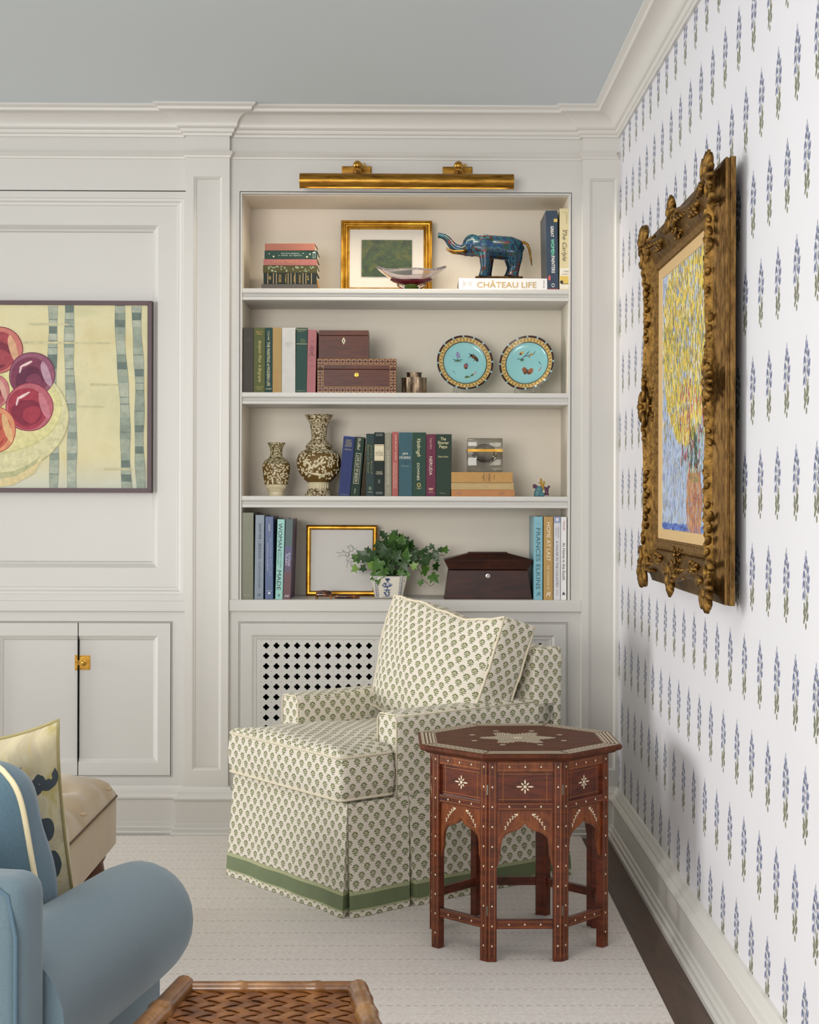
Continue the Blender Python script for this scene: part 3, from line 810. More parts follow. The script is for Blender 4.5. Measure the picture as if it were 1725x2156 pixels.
for px0, px1, yt, yb, col, lab, tx, bd in [
    (948, 1084, 1031, 1045, '#bd7a33', 'orange-tan book at the bottom of the yellow pile on the third shelf', [], [(.10, .18, .3, .7, '#a5662f'), (.76, .84, .3, .7, '#a5662f')]),
    (949, 1082, 1016, 1030.5, '#bf9d5e', 'pale straw book in the middle of the yellow pile on the third shelf', [('ONE MAN IN HIS TIME', 'h', .2, .5, .4, .6, '#d8c08c'), ('MITCHELL', 'h', .6, .8, .4, .6, '#d8c08c')], []),
    (950, 1080, 993.5, 1015.5, '#c08c34', 'golden yellow book with black lettering directly under the glass box',
     [('MODERNIST\nAND', 'v', .505, .545, .1, .9, '#2b2418'), ('MYSTERY', 'v', .60, .635, .12, .88, '#2b2418'), ('Barzun', 'v', .69, .71, .3, .7, '#2b2418')], [(.572, .575, .08, .92, '#a03a28')])]:
    book(lab, px0, px1, yt, wz(yb + .3, .012) if yb < 1044 else zz, .012, .15, col, tx, bd, flat=True, pyb=yb, group=Gh)

# books standing on the counter, left
zz = zs[3]; Yb = .012
book('sage green book at the left end of the counter row', 508.5, 534.5, 1080, zz, Yb, .24, '#6e7152',
     [('MUIS GILMAN', 'v', .08, .27, .50, .70, '#8f9274'), ("IT'S NOT ABOUT ME", 'v', .30, .56, .46, .68, '#8f9274'), ('A RETROSPECTIVE', 'v', .60, .82, .46, .68, '#8f9274'), ('ASSOULINE', 'h', .945, .955, .2, .7, '#c6c8b0')], [], jacket=True)
book('grey-blue book beside the sage green one on the counter', 536.5, 555.5, 1085, zz, Yb, .24, '#77889b',
     [('SAWYER | BERSON', 'v', .10, .52, .30, .68, '#26364a'), ('HOUSES AND LANDSCAPES', 'v', .55, .87, .42, .64, '#44566c'), ('R', 'h', .935, .965, .35, .7, '#33445a', dict(shear=.3))], [], jacket=True, lean=R(.6))
book('mid blue book reading MODERN ENGLISH on the counter', 559, 576, 1088, zz, Yb, .23, '#35548c',
     [('CHELSEY', 'v', .09, .18, .40, .62, '#d0d8e4'), ('MODERN ENGLISH', 'v', .27, .72, .50, .80, '#7f93bd'), ('THOUGHTFUL INTERIORS', 'v', .32, .66, .22, .40, '#b5c2da'), ('ROCKPORT', 'h', .893, .903, .2, .85, '#dfe4ea')], [(.915, .935, .38, .66, '#dfe4ea')], jacket=True)
book('mint green book reading WOMAN MADE on the counter', 580.5, 596, 1094, zz, Yb, .22, '#82c9bd',
     [('WO\nMAN'.replace('\n', ''), 'v', .05, .395, .16, .70, '#1d3a44'), ('GREAT WOMEN', 'v', .41, .61, .48, .70, '#3b6a6e'), ('DESIGNERS', 'v', .41, .57, .16, .36, '#3b6a6e'), ('MADE', 'v', .64, .885, .16, .70, '#1d3a44')], [(.935, .965, .35, .62, '#3b7a78')], jacket=True, lean=R(1.5))
book('dark multicoloured book reading FLOWER FLASH at the end of the counter row', 597, 612, 1093, zz, Yb, .22, '#4a2c5a',
     [('FLOWER', 'v', .425, .59, .50, .80, '#d5cfe0'), ('FLASH', 'v', .44, .575, .14, .44, '#d5cfe0'), ('M', 'h', .945, .975, .2, .8, '#e6e0e6', dict(shear=.3))],
     [(.0, .34, .0, 1, '#1b4a4c'), (.34, .52, .0, 1, '#3c3a72'), (.66, 1., .0, 1, '#5a1c2a')], jacket=True, lean=R(1.8))
# right
book('sky blue book just right of the wooden casket', 1125.5, 1143.5, 1087, zz, Yb, .24, '#6fb4c4',
     [('FRANCES ELKINS', 'v', .14, .87, .22, .72, '#2f5a64'), ('R', 'h', .905, .95, .3, .75, '#2f6a74', dict(shear=.3))], [(.08, .084, .3, .7, '#3f7a84')], jacket=True)
book('ochre book reading HOME AT LAST on the counter', 1145.5, 1165.5, 1087, zz, Yb, .24, '#b98d2c',
     [('HOME AT LAST', 'v', .07, .535, .32, .72, '#efe6cc'), ('GIL SCHAFER III', 'v', .585, .87, .38, .62, '#e4d6a8'), ('R', 'h', .905, .955, .25, .75, '#efe6cc', dict(shear=.3))], [], jacket=True)
book('white book reading A HOUSE IN THE COUNTRY', 1167, 1181, 1087.5, zz, Yb, .23, '#d3d3d8',
     [('HAMILTON', 'v', .12, .25, .55, .78, '#8b8b98'), ('KEEGAN', 'v', .13, .23, .22, .42, '#8b8b98'), ('A HOUSE IN THE COUNTRY', 'v', .29, .85, .30, .66, '#55555f'), ('RIZZOLI', 'v', .88, .95, .4, .6, '#8b8b98')], [(.0, .075, .02, .98, '#8f9cc0'), (.015, .05, .3, .7, '#d9dbe4')], jacket=True)
book('white book reading At Home in the South at the right end of the counter', 1182, 1194, 1087.5, zz, Yb, .23, '#e4e4e4',
     [('Veranda', 'v', .05, .16, .35, .75, '#b04a58', dict(shear=.1)), ('At Home in the South', 'v', .31, .76, .28, .76, '#1e1e20', dict(bold=.006)), ('HEARST', 'h', .935, .945, .2, .8, '#55555a')], [], jacket=True)
q = bpy.data.objects[[o.name for o in bpy.data.objects if o.get('label', '').startswith('white book reading At Home')][0]]
MB().flat([(-.006, .020), (.006, .020), (0, .031)], -.0006).build('publisher_mark', cloth('#1e1e20', 'jacket'), q)

# ------------------------------------------------------------------ top shelf: framed landscape, glass bowl, elephant
def framed(label, pa, pb, yt, zb, Y, fw, prof, mat, tilt=R(-4), cat='picture'):
    x0, x1 = wx(pa, Y), wx(pb, Y); h = wz(yt, Y) - zb
    r = thing('framed_picture', label, cat, ((x0 + x1) / 2, Y, zb)); r.rotation_euler = (tilt, 0, 0)
    w = x1 - x0
    fr = MB().panel(-w / 2, w / 2, 0, h, [(0, .015)] + prof, cap=False).build('frame', mat, r, smooth=30, recalc=False)
    MB().box(-w / 2 + .003, w / 2 - .003, .008, .014, .003, h - .003).build('backing', M('brown_backing_board', '#6b5136', .8), r)
    return r, w, h
fp, w, h = framed('small green landscape in a wide mat and gold frame on the top shelf', 716.5, 909, 463, zs[0], .215, .03,
               [(0, -.006), (.002, -.010), (.008, -.011), (.010, -.006), (.014, -.005), (.018, -.012), (.024, -.012), (.028, -.004), (.032, -.002), (.034, .004)], gold_leaf)
MB().panel(-w / 2 + .033, w / 2 - .033, .033, h - .033, [(0, .002), (.042, .005)], cap=True).build('mat_board', M('off_white_mat', '#ddd8cf', .8), fp, recalc=False)
def landscape():
    t = NT('green_woodland_oil'); v = t.coord()
    n = t.noise(v, 17, 6, .65, 1.5); n2 = t.noise(v, 60, 4, .6)
    f = t.math('ADD', t.math('MULTIPLY', n, .8), t.math('MULTIPLY', n2, .2))
    c = t.ramp(f, [(.28, '#141c1c'), (.42, '#22341f'), (.52, '#344a24'), (.6, '#545820'), (.7, '#2f4d38'), (.8, '#66632a')])
    t.base(c); t.bump(n2, .3, .002); return t.set(.35)
ax0, ax1 = wx(760, .215) - fp.location.x, wx(866, .215) - fp.location.x
MB().box(ax0, ax1, -.0005, .004, wz(582, .215) - zs[0], wz(504, .215) - zs[0]).build('landscape', landscape(), fp)

# art glass bowl with a ruby core
gb = thing('glass_bowl', 'free-form clear glass bowl with a ruby core on the top shelf', 'bowl', (wx(865, .07), .07, zs[0]))
def bowl_pt(r, a, lift=0., sx=.132, sy=.085):
    x = sx * r * math.cos(a); y = sy * r * math.sin(a)
    rim = .040 + .020 * math.cos(2 * a) + .022 * max(0, -math.sin(a)) ** 6 + .018 * max(0, math.sin(a)) ** 4
    z = .030 + (r ** 2.2) * rim * (.95 if math.cos(a) < 0 else 1.0) + lift
    return (x, y, z)
N = 48; m = MB()
rings = [[bowl_pt(r, 2 * PI * i / N) for i in range(N)] for r in (.12, .3, .45, .6, .75, .87, .95, 1.)]
m.loft(rings)
o = m.build('bowl_shell', M('opal_clear_glass', '#ece8ee', .04, Transmission_Weight=.92, IOR=1.4), gb, smooth=180)
sd = o.modifiers.new('solid', 'SOLIDIFY'); sd.thickness = .007; sd.offset = -1
ruby = M('ruby_glass', '#8c1230', .05, Transmission_Weight=.75, IOR=1.45)
m = MB().loft([[bowl_pt(r, 2 * PI * i / N, -.0095, .128, .082) for i in range(N)] for r in (.1, .25, .4, .52, .62)])
o = m.build('ruby_core', ruby, gb, smooth=180); sd = o.modifiers.new('solid', 'SOLIDIFY'); sd.thickness = .006; sd.offset = -1
m = MB()
for sx in (-1, 1): MB().tube([(sx * .045, 0, .026), (sx * .036, -.01, .016), (sx * .026, -.012, .002)], [.010, .008, .009], 10).build('foot', glass, gb, smooth=180)
m = MB().lathe([(.034, 0), (.030, .006), (.024, .02), (.026, .028)], 28)
m.build('green_base', M('leaf_green_glass', '#5c7a1e', .08, Transmission_Weight=.5), gb, smooth=40)

# cloisonne elephant
EY = .050; EU = 1 / 4.3125 / sc(EY)
el = thing('elephant_figurine', 'blue and red cloisonné elephant with raised trunk standing on a white book', 'figurine', (wx(860 + 815 / 4.3125, EY), EY, wz(586.3, .012)))
def E(x, z, y=0.): return ((x - 815) * EU, y * EU, (1152 - z) * EU)
m = MB()
m.tube([E(540, 850), E(590, 842), E(660, 848), E(740, 850), (E(830, 858)), E(920, 865), E(985, 882), E(1030, 905)], [x * EU for x in (70, 100, 114, 117, 119, 121, 108, 55)], 22, flat=.85)
m.ball(E(575, 838), (92 * EU, 82 * EU, 104 * EU)); m.ball(E(535, 868), (70 * EU, 66 * EU, 62 * EU)); m.ball(E(520, 915), (30 * EU, 40 * EU, 22 * EU))
m.tube([E(530, 870), E(470, 880), E(418, 862), E(380, 825), E(352, 785), E(318, 757), E(282, 748), E(262, 748)], [x * EU for x in (62, 45, 40, 36, 32, 27, 24, 27)], 14)
for y, dx in ((-48, 0), (48, 26)):
    m.tube([E(690 + dx, 900, y), E(693 + dx, 970, y), E(692 + dx, 1040, y), E(684 + dx, 1090, y), E(678 + dx, 1128, y)], [x * EU for x in (66, 55, 44, 45, 52)], 14)
    m.tube([E(950 - dx, 900, y), E(962 - dx, 970, y), E(962 - dx, 1040, y), E(950 - dx, 1090, y), E(940 - dx, 1128, y)], [x * EU for x in (84, 66, 44, 46, 56)], 14)
for y in (-92, 92):
    m.ball(E(695, 835, y), (62 * EU, 16 * EU, 92 * EU), 16, 10, Matrix.Rotation(R(-8), 3, 'Y'))
def cloisonne():
    t = NT('cloisonne_enamel'); v = t.coord()
    n = t.noise(v, 26, 2, .5, .8)
    c = t.ramp(n, [(.30, '#0d2a42'), (.40, '#174f5a'), (.47, '#1a3563'), (.53, '#163f36'), (.60, '#571822'), (.67, '#1d5c66'), (.76, '#2a2a5a')], 'CONSTANT')
    vo = t.new('ShaderNodeTexVoronoi', feature='DISTANCE_TO_EDGE'); t.l.new(t.scaled(v, 1, 1, 1), vo.inputs['Vector']); vo.inputs['Scale'].default_value = 95
    w = t.new('ShaderNodeTexWave', wave_type='RINGS'); t.l.new(v, w.inputs['Vector']); w.inputs['Scale'].default_value = 28; w.inputs['Distortion'].default_value = 9; w.inputs['Detail Scale'].default_value = 3
    line = t.math('MAXIMUM', t.math('LESS_THAN', vo.outputs['Distance'], .05), t.math('MULTIPLY', t.math('GREATER_THAN', w.outputs['Fac'], .72), .7))
    t.base(t.mix(t.math('MULTIPLY', line, .75), c, lin('#16171c')))
    return t.set(.25, 0, Specular_IOR_Level=.4)
o = m.build('body', cloisonne(), el, smooth=180)
rm = o.modifiers.new('merge', 'REMESH'); rm.mode = 'VOXEL'; rm.voxel_size = .0028; rm.use_smooth_shade = True
sm = o.modifiers.new('smooth', 'SMOOTH'); sm.factor = .5; sm.iterations = 4
el_gold = brass('worn_gilt_bronze', '#4a3213', '#a87a34', .35, 60)
MB().tube([E(1010, 805), E(1050, 808), E(1078, 830), E(1096, 880), E(1108, 960), E(1116, 1018)], [x * EU for x in (13, 13, 12, 11, 8, 4)], 10).build('tail', el_gold, el, smooth=180)
for y in (-42, 42):
    MB().tube([E(525, 892, y), E(470, 902, y * 1.25), E(400, 898, y * 1.3), E(335, 868, y * 1.2)], [x * EU for x in (17, 14, 10, 3)], 10).build('tusk', el_gold, el, smooth=180)
MB().prism([((600 - 815) * EU, -.030), ((1030 - 815) * EU, -.030), ((1030 - 815) * EU, .030), ((600 - 815) * EU, .030)], 0, 28 * EU, 'xy').build('base_plate', brass('dark_bronze', '#2a1e12', '#5a3f22', .45, 40), el, bevel=.003)

# ------------------------------------------------------------------ second shelf: boxes, tin, plates
mah = wood('mahogany_veneer', '#3c1a10', '#633220', .42, 5, (1, 1, 8), .08)
def keyhole(r, x, z, y, mat, diamond=False):
    if diamond: m = MB().prism([(x - .007, z), (x, z - .0135), (x + .007, z), (x, z + .0135)], y - .0012, y, 'xz')
    else: m = MB().lathe([(.0085, 0), (.0085, .0015), (.006, .002)], 20).xf(Matrix.Translation((x, y, z)) @ Matrix.Rotation(R(90), 4, 'X'))
    e = m.build('escutcheon', mat, r)
    MB().prism([(x + .0022 * math.cos(k * PI / 5), z + .0018 + .0022 * math.sin(k * PI / 5)) for k in range(10)], y - .0028, y - .0005, 'xz').prism([(x - .0011, z - .005), (x + .0011, z - .005), (x + .0007, z + .001), (x - .0007, z + .001)], y - .0028, y - .0005, 'xz').build('keyhole', void_shade, e)
BY = .03
def casket(name, label, pa, pb, yt, yb, zb, dep, lid, mat, line):
    x0, x1 = wx(pa, BY), wx(pb, BY); hgt = (yb - yt) / sc(BY)
    r = thing(name, label, 'box', ((x0 + x1) / 2, BY, zb)); w = x1 - x0
    MB().box(-w / 2, w / 2, 0, dep, 0, hgt * (1 - lid) - .0006).build('body', mat, r, bevel=.0012)
    MB().box(-w / 2, w / 2, 0, dep, hgt * (1 - lid) + .0006, hgt).build('lid', mat, r, bevel=.0012)
    return r, w, hgt
ivory = M('aged_ivory_inlay', '#ded3b4', .4)
boxw = M('boxwood_stringing', '#b58444', .45)
r, w, h = casket('wooden_box', 'marquetry wooden box with brass keyhole on the second shelf', 667.5, 834, 754.4, 827, zs[1], .17, .31, mah, None)
marq = MB(); strip = MB(); spots = MB(); f = .022
random.seed(3)
for (a, b, c_, d) in ((0, w, h - f, h), (0, w, 0, f), (0, f, f, h - f), (w - f, w, f, h - f)):
    strip.box(-w / 2 + a, -w / 2 + b, -.0006, .0005, c_, d) if False else None
    nx, nz = max(1, round((b - a) / .0105)), max(1, round((d - c_) / .0105))
    for i in range(nx):
        for j in range(nz):
            x = -w / 2 + a + (i + .5) * (b - a) / nx; z = c_ + (j + .5) * (d - c_) / nz
            if abs(z - h * .69) < .004: continue
            an = R(35 if (i + j) % 2 else -35)
            l, q = .0062, .0026
            marq.flat([(x + u * math.cos(an) - v * math.sin(an), z + u * math.sin(an) + v * math.cos(an)) for u, v in ((-l, 0), (0, -q), (l, 0), (0, q))], -.0006)
            if (i % 4 == 0): spots.flat([(x + .0014 * math.cos(k * PI / 3), z + .0045 + .0014 * math.sin(k * PI / 3)) for k in range(6)], -.0007)
marq.build('marquetry', M('walnut_marquetry_light', '#a5794c', .4), r, kind='stuff')
spots.build('marquetry_dots', M('walnut_marquetry_dark', '#3a1d12', .4), r, kind='stuff')
MB().panel(-w / 2 + f, w / 2 - f, f, h - f, [(0, 0), (0, -.0006), (.0014, -.0006), (.0014, 0)], cap=False).panel(-w / 2 + .0008, w / 2 - .0008, .0008, h - .0008, [(0, 0), (0, -.0006), (.001, -.0006), (.001, 0)], cap=False).build('stringing', boxw, r)
keyhole(r, 0, h * .53, -.0004, bright_brass)
r2, w2, h2 = casket('wooden_box', 'small plain mahogany box with a diamond ivory keyhole atop the marquetry box', 670.5, 775.5, 695, 754.4, zs[1] + h + .0004, .12, .19, mah, None)
keyhole(r2, 0, h2 * .62, -.0002, ivory, True)
MB().panel(-w2 / 2 + .001, w2 / 2 - .001, .001, h2 - .001, [(0, 0), (0, -.0005), (.0016, -.0005), (.0016, 0)], cap=False).build('stringing', M('dark_stringing', '#5c3622', .4), r2)

TY = .06
tin = thing('lobed_tin', 'small lobed tarnished metal tea tin between the wooden box and the plates', 'tin', (wx(871.5, TY), TY, zs[1]))
tarn = brass('tarnished_silver', '#2c241c', '#a8937c', .45, 55, (1, 1, .35), .15, 120)
rb_ = 24 / sc(TY); hb = 33.5 / sc(TY)
MB().lathe([(rb_ * .97, 0), (rb_, .002), (rb_, hb - .003), (rb_ * 1.04, hb - .003), (rb_ * 1.04, hb), (rb_ * .6, hb + .001)], 64, (0, 0, 0), 1, .85, 6, .09).build('body', tarn, tin, smooth=35)
MB().lathe([(rb_ * .62, 0), (rb_ * .62, .017), (rb_ * .68, .017), (rb_ * .68, .0195), (rb_ * .5, .0205)], 40, (0, 0, hb), 1, .85, 6, .03).build('lid', tarn, tin, smooth=35)

# plates on clear stands
def plate_mat():
    t = NT('turquoise_majolica'); t.base(t.mix(t.noise(t.coord(), 14, 3), lin('#86c3c6'), lin('#9ed6d6'))); return t.set(.14, 0, Coat_Weight=.4)
turq = plate_mat()
def plate(label, pxc, pyc, turn, art):
    Y = .12; s = sc(Y); rad = .1065
    r = thing('majolica_plate', label, 'plate', (wx(pxc, Y), Y, wz(pyc, Y)), group='pair of turquoise plates on clear stands')
    r.rotation_euler = Euler((R(-14), 0, turn), 'XYZ')
    X = Matrix.Rotation(R(90), 4, 'X')                   # lathe axis +Z -> -Y
    MB().lathe([(.02, -.012), (.066, -.012), (.070, -.006), (rad, .006), (rad, .009), (.0815, .003), (.078, -.001), (.070, -.004), (.03, -.0055), (.002, -.0055)], 64).xf(X).build('dish', turq, r, smooth=35)
    def ring(r0, r1, y0, y1, col, name, n=64, on=None):
        m = MB()
        for i in range(n):
            if on and not on(i): continue
            a0, a1 = 2 * PI * i / n, 2 * PI * (i + 1) / n
            m.add([(r0 * math.cos(a0), y0, r0 * math.sin(a0)), (r1 * math.cos(a0), y1, r1 * math.sin(a0)), (r1 * math.cos(a1), y1, r1 * math.sin(a1)), (r0 * math.cos(a1), y0, r0 * math.sin(a1))], [(0, 1, 2, 3)])
        return m.build(name, col, r, kind='stuff' if on else None)
    gl = lambda c: M('glaze_' + c.strip('#'), c, .2)
    ring(.0985, rad - .0003, -.0077, -.0096, gl('#3a1a14'), 'brown_rim')
    ring(.0995, rad - .0006, -.0082, -.0100, gl('#9cc4cf'), 'rim_blue_spots', 96, lambda i: i % 6 == 0)
    ring(.0835, .0985, -.0042, -.0077, gl('#d8bd72'), 'yellow_border')
    ring(.0805, .0835, -.0030, -.0042, gl('#2d1d18'), 'inner_line')
    key = MB(); n = 44
    for i in range(n):
        def arcbox(r0, r1, a0, a1):
            y = lambda q: -.0046 - (q - .0835) / .015 * .0034
            key.add([(r0 * math.cos(a0), y(r0), r0 * math.sin(a0)), (r1 * math.cos(a0), y(r1), r1 * math.sin(a0)), (r1 * math.cos(a1), y(r1), r1 * math.sin(a1)), (r0 * math.cos(a1), y(r0), r0 * math.sin(a1))], [(0, 1, 2, 3)])
        a = 2 * PI * i / n; st = 2 * PI / n
        if i % 2: arcbox(.0855, .0955, a, a + st * .22); arcbox(.0945, .0962, a, a + st * .9); arcbox(.0895, .0908, a, a + st * .6)
        else: arcbox(.0865, .0965, a, a + st * .22); arcbox(.0855, .0870, a, a + st * .9); arcbox(.0915, .0928, a, a + st * .6)
    key.build('key_pattern', gl('#7a4a2e'), r, kind='stuff')
    dec = MB()
    for (x, z, rx, rz, an, col) in art:
        c, s2 = math.cos(R(an)), math.sin(R(an)); dec.ink(col)
        dec.flat([(x + rx * math.cos(k * PI / 5) * c - rz * math.sin(k * PI / 5) * s2, z + rx * math.cos(k * PI / 5) * s2 + rz * math.sin(k * PI / 5) * c) for k in range(10)], .0046 - len(dec.f) * 4e-6)
    dec.build('painted_decoration', attr_mat('plate_enamel', .25, .2, 200), r, kind='stuff')
    st = thing('plate_stand', label.replace('turquoise plate', 'clear acrylic stand holding the turquoise plate'), 'plate stand', (wx(pxc, Y), Y + .01, zs[1]), rz=turn, group='clear stands under the plates')
    for e in (-1, 1):
        MB().tube([(e * .035, .06, .004), (e * .035, -.035, .004), (e * .035, -.040, .018)], .0035, 8).tube([(e * .035, .05, .004), (e * .03, .034, .09)], .0035, 8).build('stand_arm', glass, st, smooth=60)
    MB().tube([(-.035, .02, .004), (.035, .02, .004)], .0035, 8).build('cross_bar', glass, st, smooth=60)
U = 1 / 4.662 / sc(.12)
def art_of(cx, cy, L): return [((x - cx) * U, (cy - y) * U, rx * U, ry * U, an, col) for x, y, rx, ry, an, col in L]
bug = lambda x, y, s, an, c1, c2: [(x, y, 30 * s, 18 * s, an, c1), (x + 22 * s, y + 20 * s, 24 * s, 15 * s, an - 30, c2), (x - 22 * s, y - 14 * s, 12 * s, 12 * s, 0, '#2a1d14')] + [(x + dx * s, y + dy * s, 14 * s, 2 * s, a, '#2a1d14') for dx, dy, a in ((-34, -26, -40), (0, -30, 60), (30, -18, 40), (34, 34, -50), (0, 32, 60), (-38, 2, 10))]
spray = lambda x, y, c: [(x + dx, y + dy, 12, 9, a, c) for dx, dy, a in ((0, -40, 0), (14, -26, 30), (-6, -18, 60), (12, -8, 10), (20, 2, 80), (0, 4, 20))] + [(x + dx, y + dy, 26, 4, a, '#3f5a2a') for dx, dy, a in ((-14, 46, 25), (14, 46, -30), (0, 40, 90), (-24, 36, -15), (26, 36, 12))]
plate('turquoise plate with beetles and flowers, the left of the pair', 978.4, 764, R(6),
      art_of(645, 480, spray(575, 410, '#8f86b8') + bug(738, 412, 1.15, -35, '#6b4f2a', '#4a3a20') + bug(515, 580, .8, 60, '#4a3a20', '#3a2d1a') + [(655, 510, 22, 30, 0, '#9a5a4a'), (668, 495, 9, 22, 15, '#6a5a8a'), (657, 530, 12, 8, 0, '#3a2a1a')]
             + [(660, 620, 22, 12, 20, '#4f6d34'), (690, 628, 22, 12, -30, '#5f7d3a'), (715, 600, 20, 10, 40, '#4f6d34'), (745, 590, 14, 10, 0, '#c59aa8'), (735, 615, 14, 10, 30, '#d8b8c0'), (748, 570, 10, 8, 0, '#b58a9a'), (738, 638, 12, 8, 0, '#c08a90')]))
plate('turquoise plate with a brown butterfly, the right of the pair', 1109.6, 764, R(-20),
      art_of(1257, 480, [(1232, 545, 24, 32, 25, '#9a5a34'), (1292, 560, 26, 36, -35, '#a5643a'), (1262, 562, 6, 26, 10, '#3a2214'), (1240, 575, 18, 16, 0, '#7a4228'), (1280, 580, 20, 14, 0, '#7a4228')]
             + [(1188, 365, 26, 22, 30, '#cfae52'), (1180, 378, 14, 12, 0, '#8a3a22'), (1290, 385, 16, 14, 0, '#c9a94e'), (1272, 410, 9, 8, 0, '#8a6a3a'), (1200, 440, 20, 16, 10, '#4f7d6a')] + [(1225, 400, 44, 3, 40, '#33251c'), (1262, 395, 50, 3, 15, '#33251c'), (1170, 430, 26, 3, -10, '#33251c'), (1320, 370, 26, 3, 60, '#33251c'), (1255, 365, 22, 3, 40, '#33251c')]
             + bug(1160, 612, .5, 30, '#a5803a', '#7a5a2a') + bug(1395, 385, .35, 60, '#3a2d1a', '#3a2d1a') + [(1400, 530, 12, 9, 0, '#b03a52'), (1385, 550, 11, 8, 0, '#c05a6a'), (1410, 510, 10, 8, 0, '#b03a52'), (1418, 530, 9, 7, 0, '#c86a7a'), (1382, 475, 26, 3, -50, '#3a2d1a')]))

# ------------------------------------------------------------------ third shelf: vases, glass box, figurine
def carved(name, dark, light, scale):
    t = NT(name); v = t.coord()
    vo = t.new('ShaderNodeTexVoronoi', feature='DISTANCE_TO_EDGE'); t.l.new(t.mix(.05, v, t.new('ShaderNodeTexNoise').outputs['Color']), vo.inputs['Vector']); vo.inputs['Scale'].default_value = scale
    w = t.new('ShaderNodeTexWave', wave_type='RINGS', rings_direction='SPHERICAL'); t.l.new(v, w.inputs['Vector']); w.inputs['Scale'].default_value = scale * .35; w.inputs['Distortion'].default_value = 14; w.inputs['Detail'].default_value = 1; w.inputs['Detail Scale'].default_value = 2.2
    f = t.math('MULTIPLY', t.maprange(vo.outputs['Distance'], .0, .07), t.maprange(w.outputs['Fac'], .08, .38))
    t.base(t.mix(f, lin(dark), lin(light))); t.bump(f, .7, .004)
    return t.set(.5)
carv = carved('carved_cinnabar_cream_relief', '#5c4418', '#d8cba8', 62)
carv2 = carved('carved_olive_cream_relief', '#4a4015', '#cdbf97', 80)
creamv = M('cream_lacquer', '#d8ccaa', .4, var=.05, vscale=40)
olivev = M('olive_lacquer_ground', '#6a4f1c', .45, var=.2, vscale=60)
def vase(label, pxc, Y, prof, zones, reliefs, creamz):
    s = sc(Y)
    r = thing('carved_vase', label, 'vase', (wx(pxc, Y), Y, zs[2]))
    for nm, mt, z0, z1 in zones:
        pr = [(a / s, z) for a, z in prof]
        # cut the profile between z0 and z1
        out = []
        for (r0, za), (r1, zb) in zip(pr, pr[1:]):
            lo, hi = z0 / s, z1 / s
            for q in range(9):
                f_ = q / 8; z = (za + (zb - za) * f_ * 1.0) / 1.0
                zz_ = z / s if False else (za + (zb - za) * f_) / s
                if lo - 1e-6 <= zz_ <= hi + 1e-6: out.append((r0 + (r1 - r0) * f_, zz_))
        o2 = []
        for p in out:
            if not o2 or abs(p[1] - o2[-1][1]) > 1e-6: o2.append(p)
        MB().lathe(o2, 48).build(nm, mt, r, smooth=50)
    for nm, mt, items in reliefs:
        m = MB()
        for (dx, z, rx, rz, an) in items:
            # lay each leaf-shaped relief on the curved front
            rad = 0
            for (r0, za), (r1, zb) in zip(prof, prof[1:]):
                if za <= z <= zb: rad = r0 + (r1 - r0) * (z - za) / max(zb - za, 1e-6)
            if abs(dx) > rad * .95: continue
            y = -math.sqrt(max(rad * rad - dx * dx, 0)); ang = math.atan2(dx, -y)
            m.ball((dx / s, y / s, z / s), (rx / s, 1.6 / s, rz / s), 10, 6, Matrix.Rotation(ang, 3, 'Z') @ Matrix.Rotation(R(an), 3, 'Y'))
        m.build(nm, mt, r, smooth=180, kind='stuff')
    return r
# profiles in pixels (radius, height)
big = [(29, 0), (29, 3), (26, 6), (24, 12), (22.5, 16), (22.5, 26), (24, 29), (33, 37), (42, 50), (46.5, 64), (46.5, 76), (43, 86), (36, 94), (28, 98), (27, 101), (28, 103), (26, 108), (20, 114), (16.5, 118), (16, 126), (17, 136), (19, 150), (24, 161), (30, 170), (28.5, 171)]
random.seed(21)
leaves = [(random.uniform(-44, 44), random.uniform(36, 87), random.uniform(2, 4.5), random.uniform(1.2, 2.2), random.uniform(0, 180)) for _ in range(170)]
birds = [(-22, 70, 9, 2.6, 25), (-17, 66, 6, 2, 50), (-14, 60, 8, 2.2, 40), (-4, 46, 14, 3, 10), (14, 45, 9, 2.6, -25), (22, 48, 7, 2, -40), (8, 42, 8, 2.4, 20)]
flut = [(-20 + 4.4 * k, 21, 1.6, 6.5, 0) for k in range(10)]
vase('large carved cream and brown baluster vase on the third shelf', 671.5, .11, big,
     [('foot', carv, 0, 16), ('fluted_waist', creamv, 16, 29), ('belly', olivev, 29, 88), ('shoulder', carv, 88, 118), ('neck', carv, 118, 171)],
     [('blossom_relief', creamv, leaves), ('bird_relief', creamv, birds), ('flutes', creamv, flut)], None)
small = [(16, 0), (16.5, 4), (16, 8), (20, 14), (24, 24), (27.5, 44), (29, 58), (28, 68), (24, 74), (17, 79), (13.5, 83), (12.5, 92), (14, 102), (19, 111), (18, 112)]
random.seed(8)
leaves = [(random.uniform(-27, 27), random.uniform(26, 67), random.uniform(1.6, 3.4), random.uniform(1.0, 1.8), random.uniform(0, 180)) for _ in range(120)]
vase('small carved cream and olive vase at the left of the third shelf', 582, .10, small,
     [('foot', creamv, 0, 14), ('fluted_band', creamv, 14, 24), ('belly', olivev, 24, 68), ('shoulder', carv2, 68, 79), ('neck', carv2, 79, 112)],
     [('blossom_relief', creamv, leaves + [(-6, 34, 2.2, 11, -8), (-16, 28, 2, 6, 30), (8, 27, 5, 2, 20)]), ('flutes', creamv, [(-18 + 2.8 * k, 19, .7, 4, 0) for k in range(14)])], None)

